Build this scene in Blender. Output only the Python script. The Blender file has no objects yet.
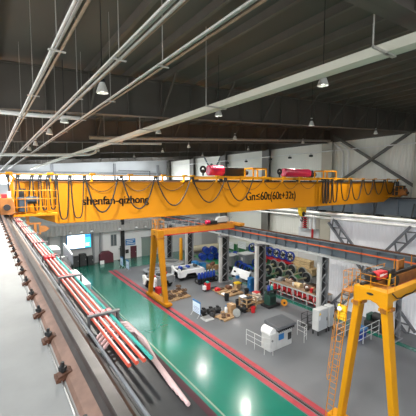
import bpy, bmesh, math, random
from mathutils import Vector, Matrix, Euler
random.seed(7)
S = bpy.context.scene
COL = S.collection
R = math.radians

# ------------------------------------------------------------------ camera, sky, exposure
cam_d = bpy.data.cameras.new('camera')
cam = bpy.data.objects.new('camera', cam_d)
COL.objects.link(cam)
cam_d.sensor_width = 36.0
cam_d.lens = 36.0 * 316.0 / 416.0
cam_d.clip_start = 0.05
cam_d.clip_end = 400
cam.location = (0, 0, 11.5)
cam.rotation_euler = (R(90 - 4.43), 0, R(-34.9))
S.camera = cam

S.view_settings.view_transform = 'Standard'
S.view_settings.look = 'None'
S.view_settings.gamma = 1
S.view_settings.use_curve_mapping = False
S.view_settings.exposure = 1.3

world = bpy.data.worlds.new('overcast_sky')
S.world = world
world.use_nodes = True
wn = world.node_tree
wn.nodes.clear()
w_out = wn.nodes.new('ShaderNodeOutputWorld')
w_bg = wn.nodes.new('ShaderNodeBackground')
w_tc = wn.nodes.new('ShaderNodeTexCoord')
w_sep = wn.nodes.new('ShaderNodeSeparateXYZ')
w_ramp = wn.nodes.new('ShaderNodeValToRGB')
w_ramp.color_ramp.elements[0].position = 0.44
w_ramp.color_ramp.elements[0].color = (.16, .16, .15, 1)
w_ramp.color_ramp.elements[1].position = 0.49
w_ramp.color_ramp.elements[1].color = (.93, .97, 1.0, 1)
w_map = wn.nodes.new('ShaderNodeMapRange')
w_map.inputs[1].default_value = -1
w_map.inputs[2].default_value = 1
wn.links.new(w_tc.outputs['Generated'], w_sep.inputs[0])
wn.links.new(w_sep.outputs[2], w_map.inputs[0])
wn.links.new(w_map.outputs[0], w_ramp.inputs[0])
wn.links.new(w_ramp.outputs[0], w_bg.inputs[0])
w_bg.inputs[1].default_value = 2.1
wn.links.new(w_bg.outputs[0], w_out.inputs[0])


def area(name, loc, rot, sx, sy, power, color=(1, 1, 1)):
    d = bpy.data.lights.new(name, 'AREA')
    d.shape = 'RECTANGLE'
    d.size, d.size_y = sx, sy
    d.energy = power
    d.color = color
    o = bpy.data.objects.new(name, d)
    o.location = loc
    o.rotation_euler = rot
    COL.objects.link(o)
    return o


# daylight through the window band of the left wall and through the end windows
area('window_daylight_left', (-1.85, 20, 13.0), (0, R(-62), 0), 2.2, 58, 600, (.93, .97, 1))
area('window_daylight_end', (15, 64.6, 12.2), (R(-75), 0, 0), 33, 1.5, 1500, (.93, .97, 1))

# ------------------------------------------------------------------ materials
MATS = {}


def mat(name, col, rough=.6, metal=0.0, var=0.0, scale=3.0, col2=None, bump=0.0, emit=None, es=0.0, spec=None, trans=0.0):
    if name in MATS:
        return MATS[name]
    m = bpy.data.materials.new(name)
    m.use_nodes = True
    nt = m.node_tree
    b = nt.nodes['Principled BSDF']
    b.inputs['Base Color'].default_value = (*col, 1)
    b.inputs['Roughness'].default_value = rough
    b.inputs['Metallic'].default_value = metal
    if spec is not None:
        b.inputs['Specular IOR Level'].default_value = spec
    if var or col2:
        tc = nt.nodes.new('ShaderNodeTexCoord')
        nz = nt.nodes.new('ShaderNodeTexNoise')
        nz.inputs['Scale'].default_value = scale
        nz.inputs['Detail'].default_value = 6
        nt.links.new(tc.outputs['Object'], nz.inputs['Vector'])
        rp = nt.nodes.new('ShaderNodeValToRGB')
        rp.color_ramp.elements[0].position = .35
        rp.color_ramp.elements[1].position = .65
        c2 = col2 or tuple(c * (1 - var) for c in col)
        rp.color_ramp.elements[0].color = (*c2, 1)
        rp.color_ramp.elements[1].color = (*col, 1)
        nt.links.new(nz.outputs['Fac'], rp.inputs[0])
        nt.links.new(rp.outputs[0], b.inputs['Base Color'])
        if bump:
            bp = nt.nodes.new('ShaderNodeBump')
            bp.inputs['Strength'].default_value = bump
            bp.inputs['Distance'].default_value = .02
            nt.links.new(nz.outputs['Fac'], bp.inputs['Height'])
            nt.links.new(bp.outputs[0], b.inputs['Normal'])
    if emit:
        b.inputs['Emission Color'].default_value = (*emit, 1)
        b.inputs['Emission Strength'].default_value = es
    MATS[name] = m
    return m


def corrugated(name, col, axis, pitch, rough=.6, strength=.6, var=.06):
    if name in MATS:
        return MATS[name]
    m = mat(name, col, rough, 0, var, .25)
    nt = m.node_tree
    b = nt.nodes['Principled BSDF']
    tc = nt.nodes.new('ShaderNodeTexCoord')
    wv = nt.nodes.new('ShaderNodeTexWave')
    wv.wave_type = 'BANDS'
    wv.bands_direction = axis
    wv.inputs['Scale'].default_value = 2 * math.pi / 20 / pitch
    bp = nt.nodes.new('ShaderNodeBump')
    bp.inputs['Strength'].default_value = strength
    bp.inputs['Distance'].default_value = .05
    nt.links.new(tc.outputs['Object'], wv.inputs['Vector'])
    nt.links.new(wv.outputs['Fac'], bp.inputs['Height'])
    nt.links.new(bp.outputs[0], b.inputs['Normal'])
    return m


YEL = mat('crane_yellow_paint', (.54, .20, .0015), .5, 0, .05, .6, spec=.25)
GYEL = mat('gantry_yellow_paint', (.58, .25, .003), .5, 0, .07, .8, spec=.25)
GYELD = mat('darker_gantry_paint', (.42, .17, .004), .55, 0, .12, .8, spec=.25)  # darker tone of the gantry yellow, for the distant crane
GORA = mat('gantry_orange_paint', (.60, .25, .022), .5, 0, .18, 1.2)
ORA = mat('rusty_orange_steel', (.40, .15, .03), .6, 0, .3, 4)
BLK = mat('black_rubber', (.012, .012, .013), .55)
CABLE = mat('black_cable_sheath', (.010, .009, .008), .6)
DSTEEL = mat('dark_machine_steel', (.045, .047, .05), .5, .3, .4, 4)
MIDG = mat('grey_machine_paint', (.24, .255, .27), .5, 0, .12, 2)
LTG = mat('light_grey_paint', (.50, .51, .51), .5, 0, .1, 1.5)
WHT = mat('white_paint', (.80, .81, .82), .45, 0, .05, 2)
ROOF = mat('brown_roof_sheet', (.10, .088, .073), .8, 0, .12, .3)
RAFT = mat('brown_rafter_steel', (.115, .10, .085), .7, 0, .2, .5)
RAFTD = mat('brown_flange_steel', (.105, .09, .074), .65, 0, .2, .8)
PURL = mat('purlin_steel', (.12, .105, .086), .65, 0, .15, 1)
CREAM = mat('cream_steel_paint', (.46, .43, .35), .5, 0, .1, .6)
GSTEEL = mat('grey_lattice_steel', (.26, .265, .28), .5, 0, .15, 2)
PSTEEL = mat('pale_column_steel', (.56, .56, .55), .5, 0, .1, 2)
BSTEEL = mat('blue_grey_girder_paint', (.125, .155, .185), .5, 0, .15, .8)
PIPEW = mat('white_pipe_paint', (.84, .84, .81), .45, 0, .06, 2)
COND = mat('galvanised_conduit', (.46, .44, .40), .42, .2, .15, 3)
CONDB = mat('rusty_conduit', (.30, .20, .12), .6, 0, .3, 6)
RUST = mat('rusted_iron', (.15, .062, .034), .75, .1, .45, 9, bump=.3)
RUSTP = mat('rusty_rail_base', (.25, .145, .105), .7, .1, .3, 7, bump=.2)
RAILM = mat('worn_rail_steel', (.075, .064, .06), .42, .4, .3, 8)
REDP = mat('red_paint', (.55, .018, .025), .4, 0, .1, 2)
PINK = mat('glossy_crimson_paint', (.62, .025, .085), .25, 0, .1, 2)
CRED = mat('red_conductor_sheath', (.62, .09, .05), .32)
TEAL = mat('teal_conductor_sheath', (.05, .42, .36), .35)
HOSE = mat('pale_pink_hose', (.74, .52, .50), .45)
BLUE = mat('blue_paint', (.012, .05, .34), .38, 0, .15, 3)
BLUEC = mat('blue_cabinet_paint', (.02, .16, .42), .45, 0, .1, 2)
GRNP = mat('dark_green_paint', (.015, .06, .045), .5, 0, .2, 3)
WOOD = mat('pallet_wood', (.42, .27, .14), .8, 0, .35, 6)
PLANK = mat('pale_lumber', (.70, .52, .28), .8, 0, .25, 5)
CARD = mat('brown_cardboard', (.42, .26, .13), .8, 0, .15, 4)
SACK = mat('beige_sack_cloth', (.62, .54, .44), .9, 0, .12, 5)
CASTING = mat('brown_casting', (.17, .10, .06), .6, .3, .5, 8)
STEELB = mat('bright_steel', (.62, .62, .62), .28, .8, .15, 4)
AXLE = mat('primed_axle', (.50, .44, .31), .5, .1, .15, 4)
MAROON = mat('maroon_cloth', (.09, .018, .03), .7, 0, .2, 2)
SLATE = mat('slate_hood_sheet', (.09, .095, .105), .45, .1, .12, 3)
OLAMP = mat('orange_plastic', (.75, .28, .02), .5)
YPAINT = mat('safety_yellow', (.85, .55, .02), .5)
TXT = mat('black_lettering', (.012, .012, .012), .6)
WTXT = mat('white_lettering', (.85, .85, .85), .6)
LAMPW = mat('lamp_enamel_white', (.62, .62, .58), .35)
LAMPE = mat('lamp_glow', (.9, .9, .85), .4, emit=(1, .96, .86), es=1.2)
ORLINE = mat('orange_conductor_line', (.75, .13, .03), .45)
TANK = mat('brown_soil_plate', (.28, .19, .12), .7, 0, .2, 3)


def glass_mat():
    m = bpy.data.materials.new('window_glass')
    m.use_nodes = True
    nt = m.node_tree
    nt.nodes.clear()
    o = nt.nodes.new('ShaderNodeOutputMaterial')
    t = nt.nodes.new('ShaderNodeBsdfTransparent')
    g = nt.nodes.new('ShaderNodeBsdfGlossy')
    g.inputs['Roughness'].default_value = .08
    mx = nt.nodes.new('ShaderNodeMixShader')
    mx.inputs[0].default_value = .06
    nt.links.new(t.outputs[0], mx.inputs[1])
    nt.links.new(g.outputs[0], mx.inputs[2])
    nt.links.new(mx.outputs[0], o.inputs[0])
    return m


GLASS = glass_mat()


def floor_mat(name, col, rough, var, scale, joints=None, coat=0.0):
    m = mat(name, col, rough, 0, var, scale)
    nt = m.node_tree
    b = nt.nodes['Principled BSDF']
    if coat:
        b.inputs['Coat Weight'].default_value = coat
        b.inputs['Coat Roughness'].default_value = .12
    nz = nt.nodes.new('ShaderNodeTexNoise')
    nz.inputs['Scale'].default_value = .7
    nz.inputs['Detail'].default_value = 5
    tc = nt.nodes.new('ShaderNodeTexCoord')
    nt.links.new(tc.outputs['Object'], nz.inputs['Vector'])
    mr = nt.nodes.new('ShaderNodeMapRange')
    mr.inputs[3].default_value = rough - .08
    mr.inputs[4].default_value = rough + .12
    nt.links.new(nz.outputs['Fac'], mr.inputs[0])
    nt.links.new(mr.outputs[0], b.inputs['Roughness'])
    return m


F_GREY = floor_mat('worn_grey_concrete', (.125, .132, .143), .40, .22, .35)
F_GREEN = floor_mat('green_epoxy_paint', (.008, .14, .10), .2, .2, .25, coat=.5)
F_RED = floor_mat('red_floor_paint', (.36, .035, .05), .45, .25, 2)
F_WALK = mat('pale_walkway_concrete', (.30, .30, .29), .75, 0, .14, 2.2, bump=.2)
F_LINE = mat('faded_floor_line', (.20, .26, .20), .5, 0, .3, 1)


# ------------------------------------------------------------------ mesh builder
class MB:
    def __init__(s):
        s.bm = bmesh.new()

    def hexa(s, pts):
        v = [s.bm.verts.new(p) for p in pts]
        for f in ((0, 3, 2, 1), (4, 5, 6, 7), (0, 1, 5, 4), (1, 2, 6, 5), (2, 3, 7, 6), (3, 0, 4, 7)):
            s.bm.faces.new([v[i] for i in f])
        return s

    def box(s, x0, x1, y0, y1, z0, z1):
        return s.hexa([(x0, y0, z0), (x1, y0, z0), (x1, y1, z0), (x0, y1, z0), (x0, y0, z1), (x1, y0, z1), (x1, y1, z1), (x0, y1, z1)])

    def obox(s, c, size, rot=(0, 0, 0)):
        M = Euler(rot).to_matrix()
        h = [d / 2 for d in size]
        pts = []
        for z in (-1, 1):
            for x, y in ((-1, -1), (1, -1), (1, 1), (-1, 1)):
                pts.append(Vector(c) + M @ Vector((x * h[0], y * h[1], z * h[2])))
        return s.hexa(pts)

    def bar(s, p, q, w, h, up=(0, 0, 1), w2=None, h2=None):
        p, q = Vector(p), Vector(q)
        d = (q - p).normalized()
        u = Vector(up)
        a = d.cross(u)
        if a.length < 1e-4:
            a = d.cross(Vector((0, 1, 0)))
        a.normalize()
        b = a.cross(d).normalized()
        w2, h2 = w2 or w, h2 or h
        P = [p - a * w / 2 - b * h / 2, p + a * w / 2 - b * h / 2, p + a * w / 2 + b * h / 2, p - a * w / 2 + b * h / 2]
        Q = [q - a * w2 / 2 - b * h2 / 2, q + a * w2 / 2 - b * h2 / 2, q + a * w2 / 2 + b * h2 / 2, q - a * w2 / 2 + b * h2 / 2]
        return s.hexa(P + Q)

    def tube(s, pts, r, n=8, closed=False):
        pts = [Vector(p) for p in pts]
        rings = []
        N = len(pts)
        prev = None
        for i, p in enumerate(pts):
            if closed:
                d = pts[(i + 1) % N] - pts[i - 1]
            else:
                d = pts[min(i + 1, N - 1)] - pts[max(i - 1, 0)]
            d.normalize()
            if prev is None:
                a = d.cross(Vector((0, 0, 1)))
                if a.length < .1:
                    a = d.cross(Vector((0, 1, 0)))
            else:
                a = prev - d * prev.dot(d)
                if a.length < 1e-3:
                    a = d.cross(Vector((.3, 1, .2)))
            a.normalize()
            prev = a
            b = d.cross(a)
            rings.append([s.bm.verts.new(p + (a * math.cos(2 * math.pi * k / n) + b * math.sin(2 * math.pi * k / n)) * r) for k in range(n)])
        for i in range(N if closed else N - 1):
            A, B = rings[i], rings[(i + 1) % N]
            for k in range(n):
                s.bm.faces.new((A[k], A[(k + 1) % n], B[(k + 1) % n], B[k]))
        if not closed:
            s.bm.faces.new(rings[0][::-1])
            s.bm.faces.new(rings[-1])
        return s

    def lathe(s, prof, c, ax=(0, 0, 1), n=20, hole=False):
        """prof: list of (radius, height along ax); closed at ends."""
        ax = Vector(ax).normalized()
        a = ax.cross(Vector((0, 0, 1)))
        if a.length < .1:
            a = Vector((1, 0, 0))
        a.normalize()
        b = ax.cross(a)
        c = Vector(c)
        rings = []
        for r, h in prof:
            if r < 1e-5:
                rings.append([s.bm.verts.new(c + ax * h)])
            else:
                rings.append([s.bm.verts.new(c + ax * h + (a * math.cos(2 * math.pi * k / n) + b * math.sin(2 * math.pi * k / n)) * r) for k in range(n)])
        if hole:
            rings.append(rings[0])
        for A, B in zip(rings, rings[1:]):
            for k in range(n):
                k2 = (k + 1) % n
                if len(A) == 1 and len(B) == 1:
                    continue
                if len(A) == 1:
                    s.bm.faces.new((A[0], B[k2], B[k]))
                elif len(B) == 1:
                    s.bm.faces.new((A[k], A[k2], B[0]))
                else:
                    s.bm.faces.new((A[k], A[k2], B[k2], B[k]))
        if hole:
            return s
        if len(rings[0]) > 1:
            s.bm.faces.new(rings[0][::-1])
        if len(rings[-1]) > 1:
            s.bm.faces.new(rings[-1])
        return s

    def cyl(s, p, q, r, n=16, r2=None):
        p, q = Vector(p), Vector(q)
        return s.lathe([(r, 0), (r if r2 is None else r2, (q - p).length)], p, q - p, n)

    def ring(s, c, ax, ri, ro, w, n=24):
        """a flat annulus of width w centred on c"""
        ax = Vector(ax).normalized()
        a = ax.cross(Vector((0, 0, 1)))
        if a.length < .1:
            a = Vector((1, 0, 0))
        a.normalize()
        b = ax.cross(a)
        c = Vector(c)
        prof = [(ri, -w / 2), (ro, -w / 2), (ro, w / 2), (ri, w / 2)]
        rings = [[s.bm.verts.new(c + ax * h + (a * math.cos(2 * math.pi * k / n) + b * math.sin(2 * math.pi * k / n)) * r) for k in range(n)] for r, h in prof]
        for i in range(4):
            A, B = rings[i], rings[(i + 1) % 4]
            for k in range(n):
                s.bm.faces.new((A[k], A[(k + 1) % n], B[(k + 1) % n], B[k]))
        return s

    def prism(s, poly, axis, d0, d1):
        """poly in the plane normal to axis ('x': (y,z), 'y': (x,z), 'z': (x,y))"""
        def P(u, v, d):
            return {'x': (d, u, v), 'y': (u, d, v), 'z': (u, v, d)}[axis]
        A = [s.bm.verts.new(P(u, v, d0)) for u, v in poly]
        B = [s.bm.verts.new(P(u, v, d1)) for u, v in poly]
        s.bm.faces.new(A[::-1])
        s.bm.faces.new(B)
        n = len(poly)
        for i in range(n):
            s.bm.faces.new((A[i], A[(i + 1) % n], B[(i + 1) % n], B[i]))
        return s

    def out(s, name, m, parent=None, smooth=False, bevel=0.0, origin=True):
        bm = s.bm
        bmesh.ops.recalc_face_normals(bm, faces=bm.faces[:])
        off = Vector((0, 0, 0))
        if parent is not None:
            p = parent
            while p is not None:
                off += p.location
                p = p.parent
        elif origin:
            xs = [v.co for v in bm.verts]
            lo = Vector([min(c[i] for c in xs) for i in range(3)])
            hi = Vector([max(c[i] for c in xs) for i in range(3)])
            off = Vector(((lo.x + hi.x) / 2, (lo.y + hi.y) / 2, lo.z))
        bmesh.ops.translate(bm, vec=-off, verts=bm.verts[:])
        me = bpy.data.meshes.new(name)
        bm.to_mesh(me)
        bm.free()
        me.materials.append(m)
        if smooth:
            try:
                me.shade_smooth()
                me.set_sharp_from_angle(angle=R(35))
            except Exception:
                pass
        o = bpy.data.objects.new(name, me)
        COL.objects.link(o)
        if parent is not None:
            o.parent = parent
        else:
            o.location = off
        if bevel:
            b = o.modifiers.new('edge', 'BEVEL')
            b.width = bevel
            b.segments = 2
            b.limit_method = 'ANGLE'
        return o


def tag(o, label, cat, group=None, kind=None):
    o['label'] = label
    o['category'] = cat
    if group:
        o['group'] = group
    if kind:
        o['kind'] = kind
    return o


def thing(name, label, cat, loc, group=None):
    o = bpy.data.objects.new(name, None)
    o.empty_display_size = .1
    COL.objects.link(o)
    o.location = loc
    return tag(o, label, cat, group)


def struct(mb, name, m, smooth=False):
    o = mb.out(name, m, None, smooth)
    o['kind'] = 'structure'
    return o


KIDS = {}


def dup(o, loc, rz=None, label=None, group=None):
    def cp(x, parent):
        c = x.copy()
        COL.objects.link(c)
        if parent is not None:
            c.parent = parent
        for ch in list(x.children):
            cp(ch, c)
        return c
    r = cp(o, None)
    r.location = loc
    if rz is not None:
        r.rotation_euler = (0, 0, rz)
    if label:
        r['label'] = label
    if group:
        r['group'] = group
    return r


def text_part(body, name, m, parent, loc, size, rot, sx=1.0, bold=.0, depth=.003, align='LEFT', heavy=0.0):
    cu = bpy.data.curves.new(name, 'FONT')
    cu.body = body
    cu.size = size
    cu.offset = bold
    cu.extrude = depth
    cu.align_x = align
    t = bpy.data.objects.new(name + '_curve', cu)
    COL.objects.link(t)
    bpy.context.view_layer.update()
    me = bpy.data.meshes.new_from_object(t.evaluated_get(bpy.context.evaluated_depsgraph_get()))
    bpy.data.objects.remove(t)
    if heavy:
        bm = bmesh.new()
        bm.from_mesh(me)
        for dx in (heavy / 2, heavy):
            b2 = bmesh.new()
            b2.from_mesh(me)
            bmesh.ops.translate(b2, vec=(dx, 0, 0), verts=b2.verts[:])
            tmp = bpy.data.meshes.new('tmp')
            b2.to_mesh(tmp)
            b2.free()
            bm.from_mesh(tmp)
            bpy.data.meshes.remove(tmp)
        bm.to_mesh(me)
        bm.free()
    me.materials.clear()
    me.materials.append(m)
    o = bpy.data.objects.new(name, me)
    COL.objects.link(o)
    o.parent = parent
    off = Vector((0, 0, 0))
    p = parent
    while p is not None:
        off += p.location
        p = p.parent
    o.location = Vector(loc) - off
    o.rotation_euler = rot
    o.scale = (sx, 1, 1)
    return o


ORD = ['first', 'second', 'third', 'fourth', 'fifth', 'sixth', 'seventh', 'eighth', 'ninth', 'tenth', 'eleventh', 'twelfth',
       'thirteenth', 'fourteenth', 'fifteenth', 'sixteenth', 'seventeenth', 'eighteenth', 'nineteenth', 'twentieth', 'twenty-first', 'twenty-second']

# ------------------------------------------------------------------ the building
YB, YE, XW = -13.0, 65.0, 34.6


def zb(x):
    return 14.0 + .068 * x


def zt(x):
    return 15.85 + .068 * x


struct(MB().box(-2, XW, YB, YE, -.3, 0), 'floor', F_GREY)
struct(MB().box(-2, 12.55, YB, 46.5, 0, .012), 'floor_green_aisle', F_GREEN)
struct(MB().box(12.55, 26.5, 41.2, 46.5, 0, .012), 'floor_green_crossing', F_GREEN)
struct(MB().box(26.2, XW - .1, 24.0, 42.5, 0, .012), 'floor_green_bay', floor_mat('bright_green_floor', (.02, .20, .07), .35, .2, .3))
struct(MB().box(23.55, 24.1, YB, 40, 0, .012), 'floor_green_strip', F_GREEN)
struct(MB().box(12.62, 12.95, YB, 41, .012, .018), 'floor_red_stripe', F_RED)
struct(MB().box(13.25, 13.58, YB, 41, 0, .018), 'floor_red_stripe', F_RED)
struct(MB().box(9.1, 9.2, YB, 46, .012, .015), 'floor_marking_line', F_LINE)
struct(MB().box(13.05, 13.13, YB, 41, 0, .06), 'floor_rail', RAILM)

struct(MB().prism([(-2, zt(-2)), (XW + .2, zt(XW)), (XW + .2, zt(XW) + .12), (-2, zt(-2) + .12)], 'y', YB, YE + .2), 'ceiling', ROOF)
for i in range(24):
    x = -1.2 + 1.55 * i
    m = MB()
    m.box(x - .035, x + .035, YB, YE, zt(x) - .24, zt(x) - .002)
    m.box(x - .035, x + .08, YB, YE, zt(x) - .26, zt(x) - .235)
    struct(m, 'ceiling_beam', PURL)
SKY = mat('daylight_panel', (.8, .85, .9), .5, emit=(.90, .97, 1.0), es=3.0)
for (y0, y1) in ((48.5, 53.0), (57.5, 62.5)):
    for x0 in (6, 14, 22):
        struct(MB().hexa([(x0, y0, zt(x0) - .03), (x0 + 6, y0, zt(x0 + 6) - .03), (x0 + 6, y1, zt(x0 + 6) - .03), (x0, y1, zt(x0) - .03),
                          (x0, y0, zt(x0) - .005), (x0 + 6, y0, zt(x0 + 6) - .005), (x0 + 6, y1, zt(x0 + 6) - .005), (x0, y1, zt(x0) - .005)]), 'ceiling_skylight_window', SKY)
for y in (2.8, 13.1, 23.4, 33.7, 44.0, 54.3):
    m = MB()
    xa, xb = -1.9, XW - .1
    m.prism([(xa, zb(xa)), (xb, zb(xb)), (xb, zt(xb) - .3), (xa, zt(xa) - .3)], 'y', y - .012, y + .012)
    for i in range(24):
        x = -1.2 + 1.55 * i
        m.box(x - .02, x + .02, y - .16, y + .16, zb(x) + .02, zt(x) - .3)
    r = struct(m, 'ceiling_rafter', RAFT)
    m = MB()
    for o_, t in ((0, .035), (1.55, .035)):
        m.prism([(xa, zb(xa) + o_ - (.0 if o_ == 0 else 0)), (xb, zb(xb) + o_), (xb, zb(xb) + o_ + t), (xa, zb(xa) + o_ + t)], 'y', y - .19, y + .19)
    f = m.out('flange', RAFTD, r)
    m = MB()
    for i in range(3, 23, 2):
        x = -1.2 + 1.55 * i
        m.bar((x, y - .1, zb(x) + .05), (x, y - 1.5, zt(x) - .25), .06, .06)
        m.bar((x, y + .1, zb(x) + .05), (x, y + 1.5, zt(x) - .25), .06, .06)
    m.out('fly_brace', RAFTD, r)

# right side wall: cream corrugated sheet above, columns, bracing
WALLU = corrugated('cream_corrugated_wall', (.84, .83, .75), 'Y', .33, .55, .5)
WALLL = corrugated('white_corrugated_partition', (.88, .88, .92), 'Y', .25, .5, .45)
WALLE = mat('pale_grey_wall', (.52, .525, .53), .7, 0, .08, .3)
WALLW = mat('whitewashed_wall', (.70, .71, .72), .7, 0, .06, .5)
struct(MB().box(XW, XW + .2, YB, YE, 0, zt(XW) + .1), 'wall_right', WALLU)
struct(MB().box(XW - .3, XW, YB, YE, zb(XW) + .1, zt(XW)), 'trim_1', RAFT)
for y in (2.8, 13.1, 23.4, 33.7, 44.0, 54.3, 64.6):
    m = MB()
    m.box(XW - .75, XW - .02, y - .03, y + .03, 0, zb(XW) + .1)
    m.box(XW - .78, XW - .73, y - .72, y + .72, 0, zb(XW) + .1)
    m.box(XW - .06, XW - .01, y - .32, y + .32, 0, zb(XW) + .1)
    struct(m, 'wall_column', CREAM if y < 30 else mat('brown_column_paint', (.15, .14, .12), .6, 0, .1, 1))
m = MB()
m.bar((XW - .4, 22.8, 17.2), (XW - .4, 13.5, 11.0), .25, .3, (1, 0, 0))
m.bar((XW - .62, 22.8, 11.0), (XW - .62, 13.5, 17.0), .25, .3, (1, 0, 0))
struct(m, 'wall_brace', mat('brown_grey_brace', (.13, .125, .11), .6, 0, .1, 1))
m = MB()
m.bar((XW - .4, 50.2, 16.4), (XW - .4, 47.5, 13.2), .2, .2, (1, 0, 0))
m.bar((XW - .4, 45.0, 16.4), (XW - .4, 47.5, 13.2), .2, .2, (1, 0, 0))
struct(m, 'wall_brace', BSTEEL)
for y in (20.9, 21.6):
    m = MB().tube([(XW - .25, y, 9.9), (XW - .25, y, 15.1), (XW - .5, y + .2, 15.6), (XW - .5, y + 1.0, 16.2)], .11, 10)
    tag(m.out('downpipe', PIPEW, None, True), ('white vertical downpipe on the cream side wall, %s of two beside the column' % ('nearer' if y < 21 else 'farther')), 'pipe', 'downpipes')
tag(MB().tube([(XW - .9, -5, 15.36), (XW - .9, 62, 15.36)], .06, 8).out('wall_pipe', PIPEW, None, True), 'thin pale pipe running along the cream side wall above the crane', 'pipe')
for i, y in enumerate((25.6, 29.0, 32.6, 37.8, 42.5, 47.2)):
    t = thing('floodlight', 'small dark floodlight under the side wall pipe, %s from the beige column' % ORD[i], 'lamp', (XW - .9, y, 14.85), 'floodlights under the wall pipe')
    MB().box(XW - .92, XW - .88, y - .02, y + .02, 15.1, 15.33).out('bracket', BLK, t)
    MB().box(XW - 1.1, XW - .7, y - .16, y + .16, 14.85, 15.1).out('lamp_housing', BLK, t, bevel=.03)

# far end wall with its window strip
struct(MB().box(-2, XW, YE, YE + .2, 0, 11.42), 'wall_end', WALLE)
struct(MB().box(-2, XW, YE, YE + .2, 13.02, zt(XW)), 'wall_end', WALLE)
struct(MB().box(-2, XW, YE + .08, YE + .1, 11.42, 13.02), 'window_1', GLASS)
m = MB()
for i in range(13):
    x = -1.0 + 2.95 * i
    m.box(x - .06, x + .06, YE - .02, YE + .2, 11.42, 13.02)
struct(m, 'window_frame', GSTEEL)
for x in (10.0, 21.7, 31.5):
    struct(MB().box(x - .2, x + .2, YE - .5, YE - .02, 8, 15.6), 'wall_end_column', GSTEEL)
struct(MB().box(-2, XW, YE - .25, YE - .01, 13.5, 13.75), 'trim_2', MIDG)
m = MB()
m.bar((22.5, YE - .3, 14.2), (29.5, YE - .3, 14.2), .12, .12)
m.bar((29.5, YE - .3, 14.2), (29.5, YE - .3, 12.2), .12, .12)
tag(m.out('wall_conduit', BLK, None), 'thin dark conduit with a bend on the grey end wall above the windows', 'pipe')

struct(MB().box(15, XW + .2, YB - .2, YB, 0, zt(XW)), 'wall_rear', WALLE)  # unseen rear wall, closed only on the right to cut the daylight there
# left wall with a long window band above the crane walkway
struct(MB().box(-2.2, -2, YB, YE, 0, 11.9), 'wall_left', WALLW)
struct(MB().box(-2.2, -2, YB, YE, 14.1, zt(-2) + .1), 'wall_left', WALLW)
struct(MB().box(-2.12, -2.1, YB, YE, 11.9, 14.1), 'window_2', GLASS)
m = MB()
for i in range(26):
    y = YB + 3 * i
    m.box(-2.2, -2, y - .05, y + .05, 11.9, 14.1)
struct(m, 'window_frame', GSTEEL)

# two-storey annex across the end of the hall
struct(MB().box(-2, XW, 46.5, 46.7, 0, 8.2), 'wall_annex', WALLE)
struct(MB().box(-2, XW, 46.5, YE, 8.2, 8.35), 'ceiling_annex', WALLE)
struct(MB().box(13.6, 16.2, 46.42, 46.5, 0, 4.3), 'wall_annex_panel', WALLW)
struct(MB().box(16.9, 22.0, 46.42, 46.5, 0, 4.3), 'wall_annex_panel', WALLW)
struct(MB().box(25.0, 31.0, 46.42, 46.5, 0, 6), 'wall_annex_panel', WALLW)
AWN = corrugated('silver_corrugated_awning', (.40, .40, .39), 'X', .5, .4, 1.0, .15)
struct(MB().prism([(45.9, 4.45), (46.5, 4.45), (46.5, 5.75), (46.2, 5.75)], 'x', -2, 24.5), 'trim_3', AWN)
for x in (4.6, 6.4, 8.0, 12.2, 13.2):
    struct(MB().box(x - .12, x + .12, 46.2, 46.5, 0, 4.45), 'wall_annex_column', MIDG)
struct(MB().box(16.3, 16.75, 46.1, 46.5, 0, 8), 'wall_annex_column', BLK)
struct(MB().box(23.2, 23.7, 46.1, 46.5, 0, 6), 'wall_annex_column', GSTEEL)
for i, x in enumerate((9.0, 10.5, 11.9, 15.9, 18.5, 20.0)):
    t = thing('wall_lamp', 'small white lamp under the silver awning, %s from the big screen' % ORD[i], 'lamp', (x, 45.75, 4.6), 'lamps on the awning edge')
    MB().lathe([(.06, 0), (.22, -.22), (.20, -.24)], (x, 45.72, 4.95)).out('lamp_shade', WHT, t, True)
    MB().bar((x, 45.95, 5.0), (x, 45.7, 4.95), .05, .05).out('bracket', BLK, t)
# window, doors on the annex
w = struct(MB().box(14.75, 15.6, 46.38, 46.42, 2.2, 3.9), 'window_3', mat('dim_window', (.10, .12, .13), .15))
m = MB()
for a in ((14.7, 14.76, 2.15, 3.95), (15.59, 15.65, 2.15, 3.95), (14.7, 15.65, 2.15, 2.21), (14.7, 15.65, 3.89, 3.95), (15.15, 15.2, 2.2, 3.9)):
    m.box(a[0], a[1], 46.36, 46.42, a[2], a[3])
m.out('window_frame', LTG, w)
d = struct(MB().box(17.75, 18.75, 46.36, 46.42, 0, 1.85), 'door_1', MAROON)
MB().box(18.55, 18.62, 46.30, 46.36, .85, .98).out('door_handle', STEELB, d)
GATE = corrugated('grey_green_roller_gate', (.20, .25, .23), 'Z', .2, .5, .5)
struct(MB().box(19.6, 22.0, 46.34, 46.42, 0, 2.95), 'door_2', GATE)
struct(MB().box(19.5, 22.1, 46.3, 46.42, 2.95, 3.1), 'trim_4', MIDG)

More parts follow.
